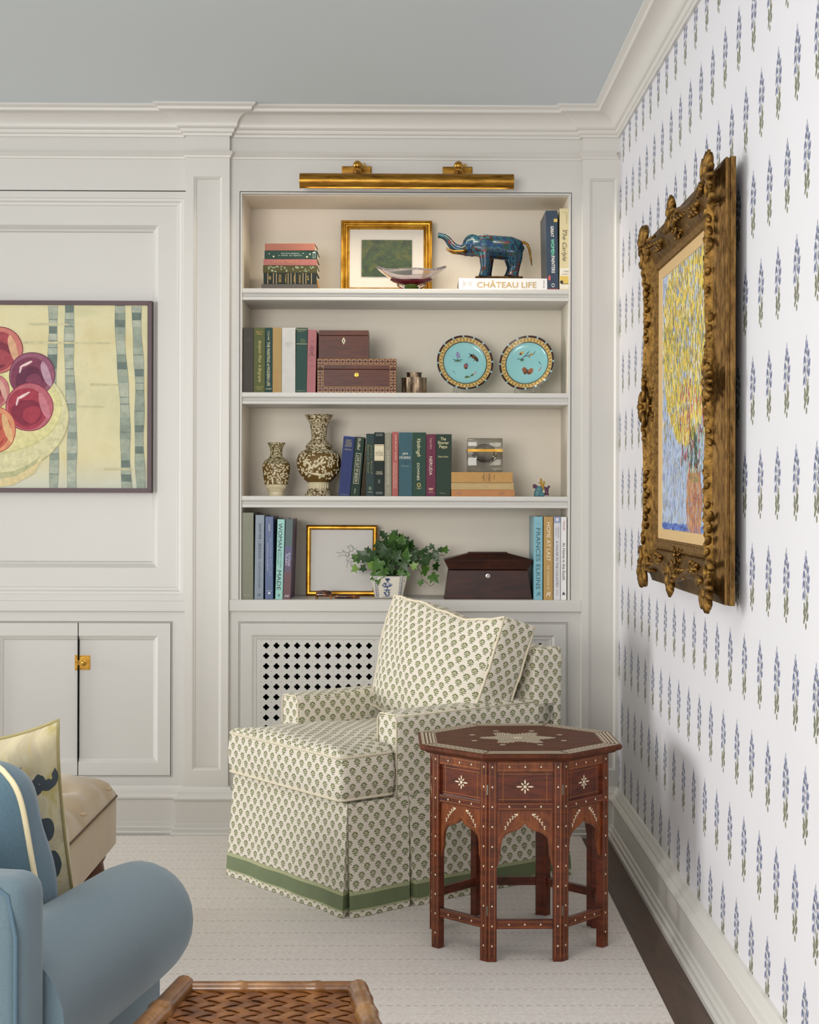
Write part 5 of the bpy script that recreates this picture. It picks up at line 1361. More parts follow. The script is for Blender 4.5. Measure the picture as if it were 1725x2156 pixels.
for kf in range(8):
    Rz = Matrix.Rotation(kf * PI / 4, 4, 'Z')
    def P_(mb, name, mat, parent, **kw): return mb.xf(Rz @ Matrix.Translation((0, -AP, 0))).build(name, mat, parent, **kw)
    face = P_(MB().box(-A / 2 + SWD, A / 2 - SWD, .001, .016, .502, HT), 'top_rail', tw2, tb, bevel=.001)
    for e in (-1, 1):
        a, b = sorted((e * (A / 2 - .001), e * (A / 2 - SWD)))
        lg_ = P_(MB().box(a, b, 0, .022, 0, HT), 'leg', tw, tb, bevel=.0012)
        q = MB()
        for xx in (e * (A / 2 - .006), e * (A / 2 - SWD + .006)): q.box(xx - .0006, xx + .0006, -.0003, .001, .01, HT - .005)
        P_(q, 'line_inlay', brass_line, lg_, kind='stuff')
        q = MB()
        for i in range(10):
            x, z = e * (A / 2 - SWD / 2), .042 + i * .0525
            q.prism([(x - .0026, z), (x, z - .0032), (x + .0026, z), (x, z + .0032)], -.0008, .001, 'xz')
        P_(q, 'bone_dots', bone, lg_, kind='stuff')
    P_(MB().box(-A / 2 + SWD, A / 2 - SWD, .008, .016, .420, .503), 'star_panel', tw, tb)
    P_(MB().box(-A / 2 + SWD, A / 2 - SWD, .001, .016, .399, .421), 'middle_rail', tw, tb, bevel=.001)
    P_(MB().box(-A / 2 + SWD, A / 2 - SWD, .003, .017, .086, .110), 'stretcher', tw, tb, bevel=.001)
    R_ = arch(); Lh = [(-x, z) for x, z in reversed(R_[:-1])]
    P_(MB().prism([(A / 2 - SWD, .250)] + R_ + Lh + [(-(A / 2 - SWD), .250), (-(A / 2 - SWD), .4), (A / 2 - SWD, .4)], .006, .016, 'xz'), 'arched_apron', tw2, tb, bevel=.001)
    q = MB(); f_ = -.0008
    for zr, y0 in ((.515, .001), (.410, .001), (.098, .003)):
        for x in (-.042, 0, .042): q.prism([(x - .0026, zr), (x, zr - .0032), (x + .0026, zr), (x, zr + .0032)], y0 - .0008, y0 + .001, 'xz')
    for i in range(8):
        an = i * PI / 4; l = .0085 if i % 2 == 0 else .006
        if i in (0, 4): l = .011
        q.prism(leafpoly(math.cos(an) * (l + .004), .4615 + math.sin(an) * (l + .004), l * .8, .0019, an), .0072, .009, 'xz')
    q.prism([(.0042 * math.cos(i * PI / 4), .4615 + .0042 * math.sin(i * PI / 4)) for i in range(8)], .0070, .009, 'xz')
    for e in (-1, 1):
        for i in range(5):
            x, z = e * (.026 + i * .0065), .386 - i * .0045 - .0009 * i * i
            q.prism(leafpoly(x, z + .0025, .0036, .0014, math.atan2(-.5, e) + e * .9), .0052, .007, 'xz'); q.prism(leafpoly(x, z - .003, .0036, .0014, math.atan2(-.8, e) - e * .5), .0052, .007, 'xz')
        q.prism(leafpoly(e * .0215, .388, .0035, .003, PI / 2), .0052, .007, 'xz')
    P_(q, 'bone_inlay', bone, face, kind='stuff')
    q = MB()
    for z in (.428, .495): q.box(-A / 2 + SWD + .004, A / 2 - SWD - .004, .0076, .009, z - .0005, z + .0005)
    for x in (-.058, .058): q.box(x - .0005, x + .0005, .0076, .009, .422, .501)
    for z in (.507, .523, .404, .417): q.box(-A / 2 + SWD + .002, A / 2 - SWD - .002, .0006, .002, z - .0005, z + .0005)
    for z in (.091, .105): q.box(-A / 2 + SWD + .002, A / 2 - SWD - .002, .0026, .004, z - .0005, z + .0005)
    for e in (-1, 1):
        pts = [(e * (x + .007), .0056, z + .006) for x, z in R_[3:]]; pts[-1] = (0, .0056, .371); q.tube(pts, .0006, 4)
    P_(q, 'line_inlay', brass_line, face, kind='stuff')
    if kf in (1, 7, 3, 5):
        for z in (.455, .135): P_(MB().box(A / 2 * (1 if kf in (7, 3) else -1) - .002, A / 2 * (1 if kf in (7, 3) else -1) + .002, -.0015, .002, z - .013, z + .013), 'hinge', M('steel_hinge', '#7d756a', .4, .8), face)
TA = .276                                          # apothem of the top
def octo(ap, z): 
    r_ = ap / math.cos(PI / 8); return [(r_ * math.cos(PI / 8 + i * PI / 4), r_ * math.sin(PI / 8 + i * PI / 4), z) for i in range(8)]
m = MB().loft([octo(AP + .008, HT), octo(TA - .020, HT + .001), octo(TA - .014, HT + .006), octo(TA - .004, HT + .009), octo(TA, HT + .014), octo(TA, HT + .021), octo(TA - .003, HT + .024)], cap=True)
top = m.build('table_top', ttop, tb, recalc=True)
zt_ = HT + .0243
q = MB(); random.seed(6)
def quad_top(x, y, l, w_, an): q.add([(p[0], p[1], zt_ + .0002) for p in leafpoly(x, y, l, w_, an)], [(0, 1, 2, 3, 4, 5)])
for kf in range(8):
    an = kf * PI / 4; c, s2 = math.cos(an), math.sin(an)
    def W(u, v): return (u * c - v * s2, u * s2 + v * c)
    band = kf in (2, 6, 0, 4)
    for ap, rows in (((TA - .012), 1), (TA - .022, 1), (TA - .032, 1), (TA - .041, 1)):
        half = ap * math.tan(PI / 8) - .003; n = int(half * 2 / .0085)
        for i in range(n):
            v = -half + (i + .5) * 2 * half / n; x, y = W(ap, v)
            quad_top(x, y, .0050, .0028, an + PI / 2 + (R(38) if (i + int(ap * 1000)) % 2 else R(-38)))
for ap in (TA - .0065, TA - .0465):
    a1, a2 = octo(ap, zt_ + .0002), octo(ap - .0014, zt_ + .0002)
    for i in range(8): q.add([a1[i], a1[(i + 1) % 8], a2[(i + 1) % 8], a2[i]], [(0, 1, 2, 3)])
# star of small leaves
for ring in range(16):
    rr_ = .010 + ring * .0062; n = max(6, int(2 * PI * rr_ / .0085))
    for i in range(n):
        a = 2 * PI * (i + .5 * (ring % 2)) / n
        lobe = .066 + .042 * abs(math.cos(3 * a)) ** 2.2
        if rr_ < lobe: quad_top(rr_ * math.cos(a), rr_ * math.sin(a), .0046, .0024, a + (R(45) if ring % 2 else R(-45)))
q.add([(.014 * math.cos(i * PI / 8), .014 * math.sin(i * PI / 8), zt_ + .0004) for i in range(16)], [tuple(range(16))])
for i in range(8):
    a = PI / 8 + i * PI / 4; x, y = .135 * math.cos(a), .135 * math.sin(a)
    q.add([(x + .0095 * math.cos(a + k * PI / 5) * (1 if math.cos(k * PI / 5) > 0 else 1.3) * .8, y + .0075 * math.sin(a + k * PI / 5) * .9, zt_ + .0003) for k in range(10)], [tuple(range(10))])
q.build('top_inlay', bone, top, kind='stuff')

# ------------------------------------------------------------------ gilt framed painting on the right wall
GY, GZ = -1.637, 1.5015
gf = thing('gilt_framed_painting', 'flower painting in an ornate carved gilt frame on the papered wall', 'painting', (XW, GY, GZ - .511))
GA, GB = .537, .511
def GW(a, b, c): return (-c, -a, b + .511)          # along the wall, up, out from the wall
gilt = brass('carved_gilt_wood', '#40290f', '#9c773c', .42, 60, (1, 1, 1), .5, 170, .3, .7)
gilt_dark = brass('worn_gilt_wood_side', '#3a2714', '#84653a', .5, 120, (1, 1, .25), .4, 300, .3, .72)
NS = 32
def ring_pts(inset, c, wave):
    pts = []
    for side in range(4):
        for i in range(NS):
            s = i / NS
            wv = wave * math.sin(2 * PI * s) ** 2
            ins = inset + wv
            iv_, vv = inset * .82, ins * .82
            if side == 0: p = (-(GA - inset) + 2 * (GA - inset) * s, -(GB - vv))
            elif side == 1: p = ((GA - ins), -(GB - iv_) + 2 * (GB - iv_) * s)
            elif side == 2: p = ((GA - inset) - 2 * (GA - inset) * s, (GB - vv))
            else: p = (-(GA - ins), (GB - iv_) - 2 * (GB - iv_) * s)
            pts.append(GW(p[0], p[1], c))
    return pts
MB().loft([ring_pts(.03, .022, 0), ring_pts(0, .024, 0), ring_pts(0, .036, 0), ring_pts(.004, .037, 0), ring_pts(.004, .041, 0), ring_pts(.0015, .042, 0), ring_pts(.0025, .047, .001), ring_pts(.009, .048, .003), ring_pts(.012, .050, .004), ring_pts(.026, .056, .012), ring_pts(.034, .066, .020)]).build('outer_moulding', gilt_dark, gf, smooth=40)
MB().loft([ring_pts(.034, .066, .020), ring_pts(.030, .074, .030), ring_pts(.033, .081, .032), ring_pts(.040, .083, .030), ring_pts(.046, .080, .026), ring_pts(.060, .075, .018), ring_pts(.085, .066, .008), ring_pts(.108, .058, .002), ring_pts(.118, .054, 0), ring_pts(.122, .050, 0)]).build('carved_moulding', gilt, gf, smooth=40)
MB().loft([ring_pts(.122, .050, 0), ring_pts(.124, .060, 0), ring_pts(.128, .062, 0), ring_pts(.132, .058, 0), ring_pts(.150, .056, 0), ring_pts(.152, .060, 0), ring_pts(.156, .060, 0), ring_pts(.158, .053, 0)]).build('sanded_moulding', brass('sanded_gilt', '#5a4226', '#9c7a48', .55, 90, (1, 1, 1), .6, 500), gf, smooth=40)
MB().loft([ring_pts(.158, .053, 0), ring_pts(.190, .049, 0), ring_pts(.192, .046, 0)]).build('linen_liner', M('natural_linen_liner', '#c4a676', .85, bump=.2, bscale=700), gf, smooth=40)
# carved ornaments
def scroll(m, c, r0, turns, sgn, ang, rad, lift):
    pts = []; rr = []
    for i in range(22):
        t = i / 21; a = ang + sgn * turns * 2 * PI * t; r = r0 * (1 - .82 * t)
        pts.append(GW(c[0] + r * math.cos(a), c[1] + r * math.sin(a), c[2] + lift * math.sin(PI * t))); rr.append(rad * (1 - .5 * t))
    m.tube(pts, rr, 8)
def leaf3(m, a, b, c, l, w_, an, h=.010):
    Mx = Matrix(((0, 0, -1), (-1, 0, 0), (0, 1, 0)))   # (a, b, c) axes to local
    m.ball(GW(a + math.cos(an) * l * .5, b + math.sin(an) * l * .5, c), (1, 1, 1), 8, 5, Mx @ Matrix.Rotation(an, 3, 'Z') @ Matrix.Diagonal((l * .55, w_, h)))
def bead(m, a, b, c, r): m.ball(GW(a, b, c), r, 8, 5)
def ornament(kind, a, b, out, rnd, tails):
    """out: outward angle of the ornament in the plane of the wall; tails: directions of its leaf sprays"""
    m = MB(); random.seed(rnd); c = .078
    ca, sa = math.cos(out), math.sin(out)
    def T(u, v): return (a + u * ca - v * sa, b + u * sa + v * ca)
    s = 1.15 if kind == 'corner' else 1.0
    for k in range(7):                                # shell at the outer tip
        an = out + (k - 3) * .42; p = T(-.026 * s, 0); leaf3(m, p[0], p[1], c + .004, (.056 - .003 * abs(k - 3)) * s, .0075 * s, an, .010)
    p = T(-.018 * s, 0); leaf3(m, p[0] - .014 * ca, p[1] - .014 * sa, c + .008, .034 * s, .013 * s, out, .011)
    for e in (-1, 1):
        p = T(-.034 * s, e * .031 * s); scroll(m, (p[0], p[1], c + .001), .027 * s, .95, e, out + e * 1.2, .0075 * s, .004)
        p = T(-.058 * s, e * .017 * s); scroll(m, (p[0], p[1], c - .008), .016 * s, .85, -e, out - e * 1.9, .005 * s, .003)
        for k in range(12):                           # lattice of small leaves inside
            p = T(-.055 * s - random.uniform(0, .035), e * random.uniform(.006, .050) * s); leaf3(m, p[0], p[1], c - .015 + random.uniform(-.003, .003), .013, .0028, random.uniform(0, PI), .004)
    for tau in tails:
        bx, by = T(-.036 * s, 0)
        for k in range(7):
            d = .052 * s + k * .014
            leaf3(m, bx + d * math.cos(tau), by + d * math.sin(tau), c + .002 - k * .0014, .027, .0068 - k * .0004, tau + (.5 if k % 2 else -.5), .008)
    for k in range(3): p = T(-.070 * s - k * .010, 0); bead(m, p[0], p[1], c - .014 - k * .004, .006 - k * .001)
    m.build('corner_ornament' if kind == 'corner' else 'centre_ornament', gilt, gf, smooth=180)
for i, (ea, eb) in enumerate(((-1, 1), (1, 1), (1, -1), (-1, -1))):
    ornament('corner', ea * (GA - .020), eb * (GB - .018), math.atan2(eb, ea), i, [math.atan2(0, -ea), math.atan2(-eb, 0)])
for i, (ea, eb) in enumerate(((0, 1), (1, 0), (0, -1), (-1, 0))):
    o_a = math.atan2(eb, ea); ornament('centre', ea * (GA - .018), eb * (GB - .016), o_a, i + 9, [o_a + PI / 2, o_a - PI / 2])
m = MB(); random.seed(31)
for e in (-1, 1):                                     # running carved sprays on the upright mouldings
    for z0 in (-.27, .27):
        for k in range(16):
            b = z0 + (k - 8) * .011; leaf3(m, e * (GA - .072 + .008 * math.sin(k * 1.3)), b, .076, .022, .0058, PI / 2 + (.6 if k % 2 else -.6), .008)
    for a0 in (-.27, .27):
        for k in range(12): leaf3(m, a0 + (k - 6) * .009, e * (GB - .075 + .006 * math.sin(k * 1.7)), .072, .019, .005, (.6 if k % 2 else -.6), .007)
m.build('carved_sprays', gilt, gf, smooth=180, kind='stuff')
MB().add([GW(a, b, c) for c in (.004, .040) for a, b in ((-.40, -.37), (.40, -.37), (.40, .37), (-.40, .37))], [(0, 1, 2, 3), (7, 6, 5, 4), (0, 4, 5, 1), (1, 5, 6, 2), (2, 6, 7, 3), (3, 7, 4, 0)]).build('stretcher_back', M('raw_canvas_back', '#8f8672', .9), gf)
# the oil painting, laid on in strokes
CA, CB, CC = GA - .19, GB - .19 * .82, .0465
def pa(px): return -(F * (XW - CC) / (px - 864) - D) + GY     # along-wall position of a picture column
def pz(px, py): return H - (py - 1043) * ((XW - CC) / (px - 864)) - GZ
m = MB(); m.ink('#a9bede'); m.add([GW(a, b, CC) for a, b in ((-CA, -CB), (CA, -CB), (CA, CB), (-CA, CB))], [(0, 1, 2, 3)])
lay = [0]
def stroke(a, b, l, w_, an, col):
    if abs(a) > CA - .004 or abs(b) > CB - .004: return
    lay[0] += 1; m.ink(col); c = CC + .0003 + lay[0] * 1.6e-7
    ca, sa = math.cos(an), math.sin(an); P4 = []
    for u, v in ((-l, 0), (-l * .6, -w_), (l * .6, -w_), (l, 0), (l * .6, w_), (-l * .6, w_)):
        x, y = a + u * ca - v * sa, b + u * sa + v * ca
        P4.append(GW(max(-CA, min(CA, x)), max(-CB, min(CB, y)), c))
    m.add(P4, [tuple(range(6))])
random.seed(77)
U_ = random.uniform
vase_a = pa(1463); zv0 = pz(1463, 1133); zv1 = pz(1463, 985); ztab = pz(1463, 1110)
for _ in range(1500):                                  # sky-blue ground
    a, b = U_(-CA, CA), U_(-CB, CB)
    stroke(a, b, U_(.006, .016), U_(.0015, .004), PI / 2 + U_(-.35, .35), random.choice(['#8fb0e0', '#a8c4ea', '#bcd0ee', '#7d9fd8', '#c9d6ea', '#9aa8c8'] if b > -.12 else ['#8fa3cf', '#a9b5d0', '#b9b49a', '#7f95c6', '#c2c6c8', '#9c9a86']))
for _ in range(420): stroke(U_(-CA, CA), U_(-CB, ztab + .004), U_(.008, .02), U_(.002, .004), U_(-.25, .25), random.choice(['#2f55ae', '#3f68c4', '#4a78cc', '#2a4892', '#6a8ac8']))
for _ in range(520):                                   # terracotta vase
    t = random.random(); b = zv0 + (zv1 - zv0) * t; hwid = .070 + .036 * math.sin(PI * min(1, t * 1.05)) ** .8 + .010 * t
    a = vase_a + U_(-hwid, hwid)
    stroke(a, b, U_(.008, .016), U_(.002, .004), PI / 2 + U_(-.2, .2), random.choice(['#c07a4c', '#b5683c', '#cf8c58', '#a8603e', '#d49a62', '#b98a4e', '#9c5a44']))
for _ in range(60): stroke(vase_a + U_(-.055, .055), zv1 - U_(.0, .035), U_(.006, .012), .002, U_(-.3, .3), random.choice(['#8a8a48', '#a5803a', '#6f7a3c']))
for _ in range(650):                                   # white and pale green middle
    b = U_(pz(1463, 990), pz(1463, 820)); a = vase_a + random.gauss(0, .10) * (1 + (b - zv1) * 1.2)
    stroke(a, b, U_(.005, .013), U_(.0015, .003), PI / 2 + U_(-.5, .5), random.choice(['#dfe8ea', '#c8dad8', '#9fc0b4', '#5f8a6e', '#e9ecd8', '#86a890', '#b9c8e0', '#3f6a52']))
cf_a, cf_b, ra, rb2 = pa(1446), pz(1446, 700), .37, .285
for _ in range(3800):                                  # the great mass of yellow
    an, q = U_(0, 2 * PI), random.random() ** .42
    a, b = cf_a + ra * q * math.cos(an), cf_b + rb2 * q * math.sin(an)
    stroke(a, b, U_(.007, .018), U_(.0024, .0046), PI / 2 + (a - vase_a) * -.8 + U_(-.3, .3), random.choice(['#ecc800', '#f2d52e', '#e0b400', '#f4de58', '#d0aa08', '#eed010', '#b5a41c', '#e6cc34', '#93992c', '#dfe4d8']))
for _ in range(420): stroke(U_(-CA, CA), U_(-.12, CB), U_(.006, .014), U_(.002, .0036), PI / 2 + U_(-.35, .35), random.choice(['#ecc800', '#f2d52e', '#f4de58', '#c8d6ee', '#dfe6ee', '#b5a41c']))
for _ in range(120): stroke(cf_a + U_(-.28, .28), cf_b + U_(-.2, .2), U_(.006, .012), .0024, PI / 2 + U_(-.4, .4), random.choice(['#4a5aa8', '#5f6fb8', '#7a86c4', '#3c4a8c']))
for _ in range(70): stroke(vase_a + U_(-.20, .16), pz(1463, U_(800, 980)), U_(.008, .016), U_(.003, .005), PI / 2 + U_(-.4, .4), random.choice(['#b8303c', '#c8424a', '#a5283a', '#d8606a']))
for _ in range(40): stroke(vase_a + U_(-.05, .05), pz(1463, U_(900, 985)), U_(.010, .018), .003, PI / 2 + U_(-.4, .4), random.choice(['#1f4a3a', '#2f5f48', '#3c4a2a']))
m.build('oil_painting', attr_mat('thick_oil_paint', .4, .12, 150, .25, 400), gf, recalc=False)
x, z = pa(1453), pz(1453, 1152)
MB().add([GW(x + u, z + v, c) for c in (.050, .053) for u, v in ((-.012, -.009), (.012, -.009), (.012, .009), (-.012, .009))], [(0, 1, 2, 3), (7, 6, 5, 4), (0, 4, 5, 1), (1, 5, 6, 2), (2, 6, 7, 3), (3, 7, 4, 0)]).build('name_plate', M('tarnished_plate', '#6f6a5a', .4, .7), gf)

# ------------------------------------------------------------------ fruit watercolour in the left bay
WY = .012
fpn = thing('framed_picture', 'large watercolour of red plums on a plate in a thin mauve-brown frame', 'picture', (wx(-40, WY), WY, wz(1039, WY)))
W2 = wx(320, WY) - wx(-40, WY); H2 = wz(636, WY) - wz(1039, WY)
fw = 9.2 / sc(WY)
for e, nm in ((0, 'top'), (1, 'bottom')):
    z0, z1 = ((H2 - fw, H2) if e == 0 else (0, fw)); zi = H2 - fw if e == 0 else fw; zo = H2 if e == 0 else 0
    MB().prism([(-W2, zo), (W2, zo), (W2 - fw, zi), (-W2 + fw, zi)], -.004, .030, 'xz').build('frame_rail', M('mauve_brown_frame', '#574247', .5, var=.05, vscale=40), fpn, bevel=.0008)
for e in (-1, 1):
    MB().prism([(e * W2, 0), (e * W2, H2), (e * (W2 - fw), H2 - fw), (e * (W2 - fw), fw)], -.004, .030, 'xz').build('frame_rail', MATS['mauve_brown_frame'], fpn, bevel=.0008)
def wc_ground():
    t = NT('watercolour_paper_wash'); v = t.coord(); n = t.noise(v, 5, 5, .6, .5)
    sep = t.new('ShaderNodeSeparateXYZ'); t.l.new(v, sep.inputs[0])
    c = t.ramp(n, [(.3, '#cfcba2'), (.5, '#e0d8ae'), (.7, '#d8cc9c')])
    c = t.mix(t.maprange(sep.outputs[2], .0, .13, .75, 0), c, lin('#c3ccc8'))
    t.base(c); t.bump(t.noise(v, 250, 2), .1); return t.set(.8)
MB().box(-W2 + fw - .002, W2 - fw + .002, .004, .012, fw - .002, H2 - fw + .002).build('paper_sheet', wc_ground(), fpn)
wc = MB(); layer = [0]
def X_(x): return wx(x / 4.107, WY) - wx(-40, WY)
def Z_(y): return wz(600 + y / 4.107, WY) - wz(1039, WY)
def wash(poly, col):
    layer[0] += 1; wc.ink(col); wc.flat([(X_(x), Z_(y)) for x, y in poly], .0039 - layer[0] * 2e-6)
def ell(cx, cy, rx, ry, an, col, n=36, wob=.02, seed=0):
    random.seed(seed + int(cx)); c, s2 = math.cos(R(an)), math.sin(R(an)); pts = []
    ph = [random.uniform(0, 6) for _ in range(3)]
    for k in range(n):
        a = 2 * PI * k / n; q = 1 + wob * (math.sin(2 * a + ph[0]) + .6 * math.sin(3 * a + ph[1]) + .4 * math.sin(5 * a + ph[2]))
        u, v = rx * q * math.cos(a), ry * q * math.sin(a); pts.append((cx + u * c - v * s2, cy + u * s2 + v * c))
    wash(pts, col)
ZB, ZTt = 1766, 190
def trunk(xs_top, xs_bot, wd, seed):
    random.seed(seed); n = 26; L_ = []; R2 = []
    for i in range(n + 1):
        t = i / n; y = ZTt + (ZB - ZTt) * t; x = xs_top + (xs_bot - xs_top) * t + 7 * math.sin(t * 9 + seed); h_ = wd / 2 * (1 + .09 * math.sin(t * 21 + seed * 2))
        L_.append((x - h_, y)); R2.append((x + h_, y))
    for i in range(n):
        col = random.choice(['#a0aa96', '#abb4a0', '#96a392', '#b4bba6', '#8c9a8a', '#a3ad9a'])
        if random.random() < .16: col = '#6c7d74'
        wash([L_[i], R2[i], R2[i + 1], L_[i + 1]], col)
        if random.random() < .4: wash([(L_[i][0], L_[i][1] - 3), (R2[i][0], R2[i][1] - 3), (R2[i][0], R2[i][1] + 3), (L_[i][0], L_[i][1] + 3)], '#6c7d74')
    for S in (L_, R2):
        for i in range(n): wash([(S[i][0] - 1.6, S[i][1]), (S[i][0] + 1.6, S[i][1]), (S[i + 1][0] + 1.6, S[i + 1][1]), (S[i + 1][0] - 1.6, S[i + 1][1])], '#7c8a80')
for a in ((452, 472, 76, 1), (595, 633, 80, 2), (1035, 1105, 82, 3), (1185, 1222, 78, 4), (-520, -500, 80, 5), (-700, -680, 80, 6), (-1250, -1240, 80, 7)): trunk(*a)
for y, x0, x1 in ((510, 200, 950), (350, 250, 600), (870, 780, 1020), (1060, 660, 900), (1600, 900, 1150)):
    wash([(x0, y - 12), (x1, y - 3), (x1, y + 8), (x0, y + 10)], '#cdc697')
# plate
ell(-60, 1150, 660, 500, 0, '#b9b27c', 60, .0); ell(-60, 1146, 652, 492, 0, '#d8d29e', 60, .0); ell(-60, 1075, 600, 400, 0, '#cfc888', 60, .0); ell(-60, 1070, 590, 385, 0, '#ddd690', 60, .0)
wash([(-60, 1640), (120, 1620), (260, 1560), (360, 1485), (300, 1580), (150, 1660), (-60, 1690)], '#b9b884')
wash([(-60, 1700), (150, 1660), (300, 1570), (390, 1480), (300, 1640), (120, 1740), (-60, 1766)], '#dcc98e')
def plum(cx, cy, r, base, dark, light, rim, seed):
    ell(cx, cy, r * 1.02, r * 1.0, 0, dark, 40, .018, seed); ell(cx, cy, r * .985, r * .965, 0, rim, 40, .018, seed)
    ell(cx - r * .08, cy + r * .06, r * .86, r * .84, 20, base, 36, .03, seed + 1); ell(cx - r * .1, cy + r * .22, r * .62, r * .58, 10, dark, 30, .06, seed + 2)
    ell(cx + r * .1, cy + r * .3, r * .38, r * .34, 0, base, 24, .08, seed + 3)
    ell(cx + r * .62, cy - r * .05, r * .16, r * .6, -18, light, 24, .06, seed + 4)
    ell(cx - r * .25, cy - r * .48, r * .30, r * .06, -28, '#ecc9c4', 18, .1, seed + 5); ell(cx - r * .5, cy - r * .25, r * .05, r * .18, 12, '#e6bfc0', 14, .1, seed + 6)
plum(-10, 575, 205, '#a8404c', '#852f42', '#dba67c', '#cf7468', 1)
plum(280, 790, 197, '#833a56', '#682b48', '#bd92a6', '#9c5872', 20)
plum(-60, 930, 150, '#b8565e', '#91384a', '#d6a190', '#cd7a78', 40)
plum(258, 1068, 207, '#ab3148', '#8c2440', '#cc7684', '#c0606e', 60)
plum(-60, 1260, 205, '#cb5a44', '#ad4038', '#e2b274', '#e09262', 80)
plum(-330, 760, 200, '#b23044', '#8a1f38', '#e8a06a', '#d8605a', 100); plum(-370, 1130, 205, '#8c2a52', '#6b1c42', '#c88aa8', '#a84a72', 120)
wc.build('watercolour', attr_mat('watercolour_pigment', .8, .22, 45, .0), fpn, recalc=False)

# ------------------------------------------------------------------ blue sofa in the foreground
sth = -math.atan2(.208, .978)
so = thing('sofa', 'blue linen sofa with a rolled arm, seen from behind', 'sofa', (-.610, -3.826, .008), rz=sth)
blue = NT('blue_grey_linen'); bv = blue.coord(); wv = blue.noise(blue.scaled(bv, 500, 500, 900), 1, 2)
blue.base(blue.mix(wv, lin('#485b64'), lin('#61747d'))); blue.bump(wv, .15, .001); blue = blue.set(.85, 0, Sheen_Weight=.25)
def arm_ring(y, k=1., zc=.520, R_=.097):
    pts = []
    for i in range(28):
        a = 2 * PI * i / 28; x = R_ * k * math.cos(a); z = R_ * k * math.sin(a) * 1.04
        pts.append((x, y, zc + z))
    return pts
rings = [arm_ring(.235, 1.06), arm_ring(.30, 1.03)] + [arm_ring(.30 + .40 * t, 1.03 - .03 * t) for t in (.15, .3, .45, .6, .75, .9, 1.)] + [arm_ring(.73, .99), arm_ring(.765, .95), arm_ring(.788, .86), arm_ring(.80, .70), arm_ring(.806, .45), arm_ring(.808, .1)]
MB().loft(rings, cap=True).build('rolled_arm', blue, so, smooth=60)
MB().rbox((-.02, .50, .27), (.058, .27, .22), .02, 3, 4).build('arm_panel', blue, so, smooth=60)
MB().rbox((-.98, .199, .39), (1.0585 , .045, .342), .03, 4, 8, crown=(0, .006, 0)).build('backrest', blue, so, smooth=60)
MB().rbox((-1.0, .51, .29), (.93, .31, .10), .05, 4, 6, crown=(0, 0, .02)).build('seat_cushion', blue, so, smooth=60)
MB().rbox((-1.0, .47, .10), (1.03, .30, .085), .01, 2, 3).build('base', blue, so, smooth=60)
MB().tube([(.0785 - .010, .160, .06), (.0785 - .008, .157, .66), (.0785 - .02, .158, .712), (.03, .158, .730), (-1.9, .158, .731)], .0032, 6).build('welt', M('slate_welt', '#4d6472', .85), so, smooth=180)
# cushions leaning inside the sofa
def pillow(w, h, t, n=30, sag=.0, seed=0, cr=.10, wr=.006):
    m = MB(); random.seed(seed); ph = [random.uniform(0, 6) for _ in range(4)]
    for sg in (-1, 1):
        vs = []; fs = []
        for j in range(n + 1):
            for i in range(n + 1):
                u, v = -1 + 2 * i / n, -1 + 2 * j / n
                f = (max(0, 1 - abs(u) ** 2.6) * max(0, 1 - abs(v) ** 2.6)) ** .55
                pin = (1 - .045 * (1 - u * u) * (v * v)) * (1 - cr * u ** 6 * v ** 2); pin2 = (1 - .045 * (1 - v * v) * (u * u)) * (1 - cr * v ** 6 * u ** 2)
                y = sg * t * f + wr * f * (math.sin(5 * u + 3 * v + ph[0]) + math.sin(7 * v - 2 * u + ph[1]) + .6 * math.sin(13 * u - 6 * v + ph[2]))
                z = v * h * pin + (sag * (1 - u * u) * (-1) if v > 0 else 0) * v
                vs.append((u * w * pin2, y, z))
        for j in range(n):
            for i in range(n):
                a = j * (n + 1) + i; fs.append((a, a + 1, a + n + 2, a + n + 1))
        m.add(vs, fs)
    edge = []
    for i in range(n): u = -1 + 2 * i / n; edge.append((u, -1))
    for i in range(n): edge.append((1, -1 + 2 * i / n))
    for i in range(n): edge.append((1 - 2 * i / n, 1))
    for i in range(n): edge.append((-1, 1 - 2 * i / n))
    loop = []
    for u, v in edge:
        pin = (1 - .045 * (1 - u * u) * (v * v)) * (1 - cr * u ** 6 * v ** 2); pin2 = (1 - .045 * (1 - v * v) * (u * u)) * (1 - cr * v ** 6 * u ** 2)
        z = v * h * pin + (sag * (1 - u * u) * (-1) if v > 0 else 0) * v; loop.append((u * w * pin2, 0, z))
    return m, loop
m, loop = pillow(.205, .205, .105, sag=.010, seed=3, cr=.14, wr=.007)
bp = thing('cushion', 'slate blue cushion with cream piping leaning on the sofa back', 'cushion', (-.720, -3.235, .652))
bp.rotation_euler = Euler((R(14), R(1), R(-36)), 'XYZ')
slate = NT('slate_blue_linen'); sv = slate.coord(); wv = slate.noise(slate.scaled(sv, 400, 400, 400), 1, 2)
slate.base(slate.mix(wv, lin('#3d5663'), lin('#536d7b'))); slate.bump(wv, .2, .001); slate = slate.set(.85, 0, Sheen_Weight=.3)
m.build('cushion_cover', slate, bp, smooth=180)
MB().tube(loop, .0045, 8, closed=True).build('piping', M('cream_cord', '#d6c9a4', .8), bp, smooth=180)
m, loop = pillow(.228, .228, .095, sag=.030, seed=9, cr=-.02, wr=.010)
yp = thing('cushion', 'yellow cushion with dark blue leaf print behind the slate blue one', 'cushion', (-.790, -3.03, .632))
yp.rotation_euler = Euler((R(12), R(-2), R(-12)), 'XYZ')
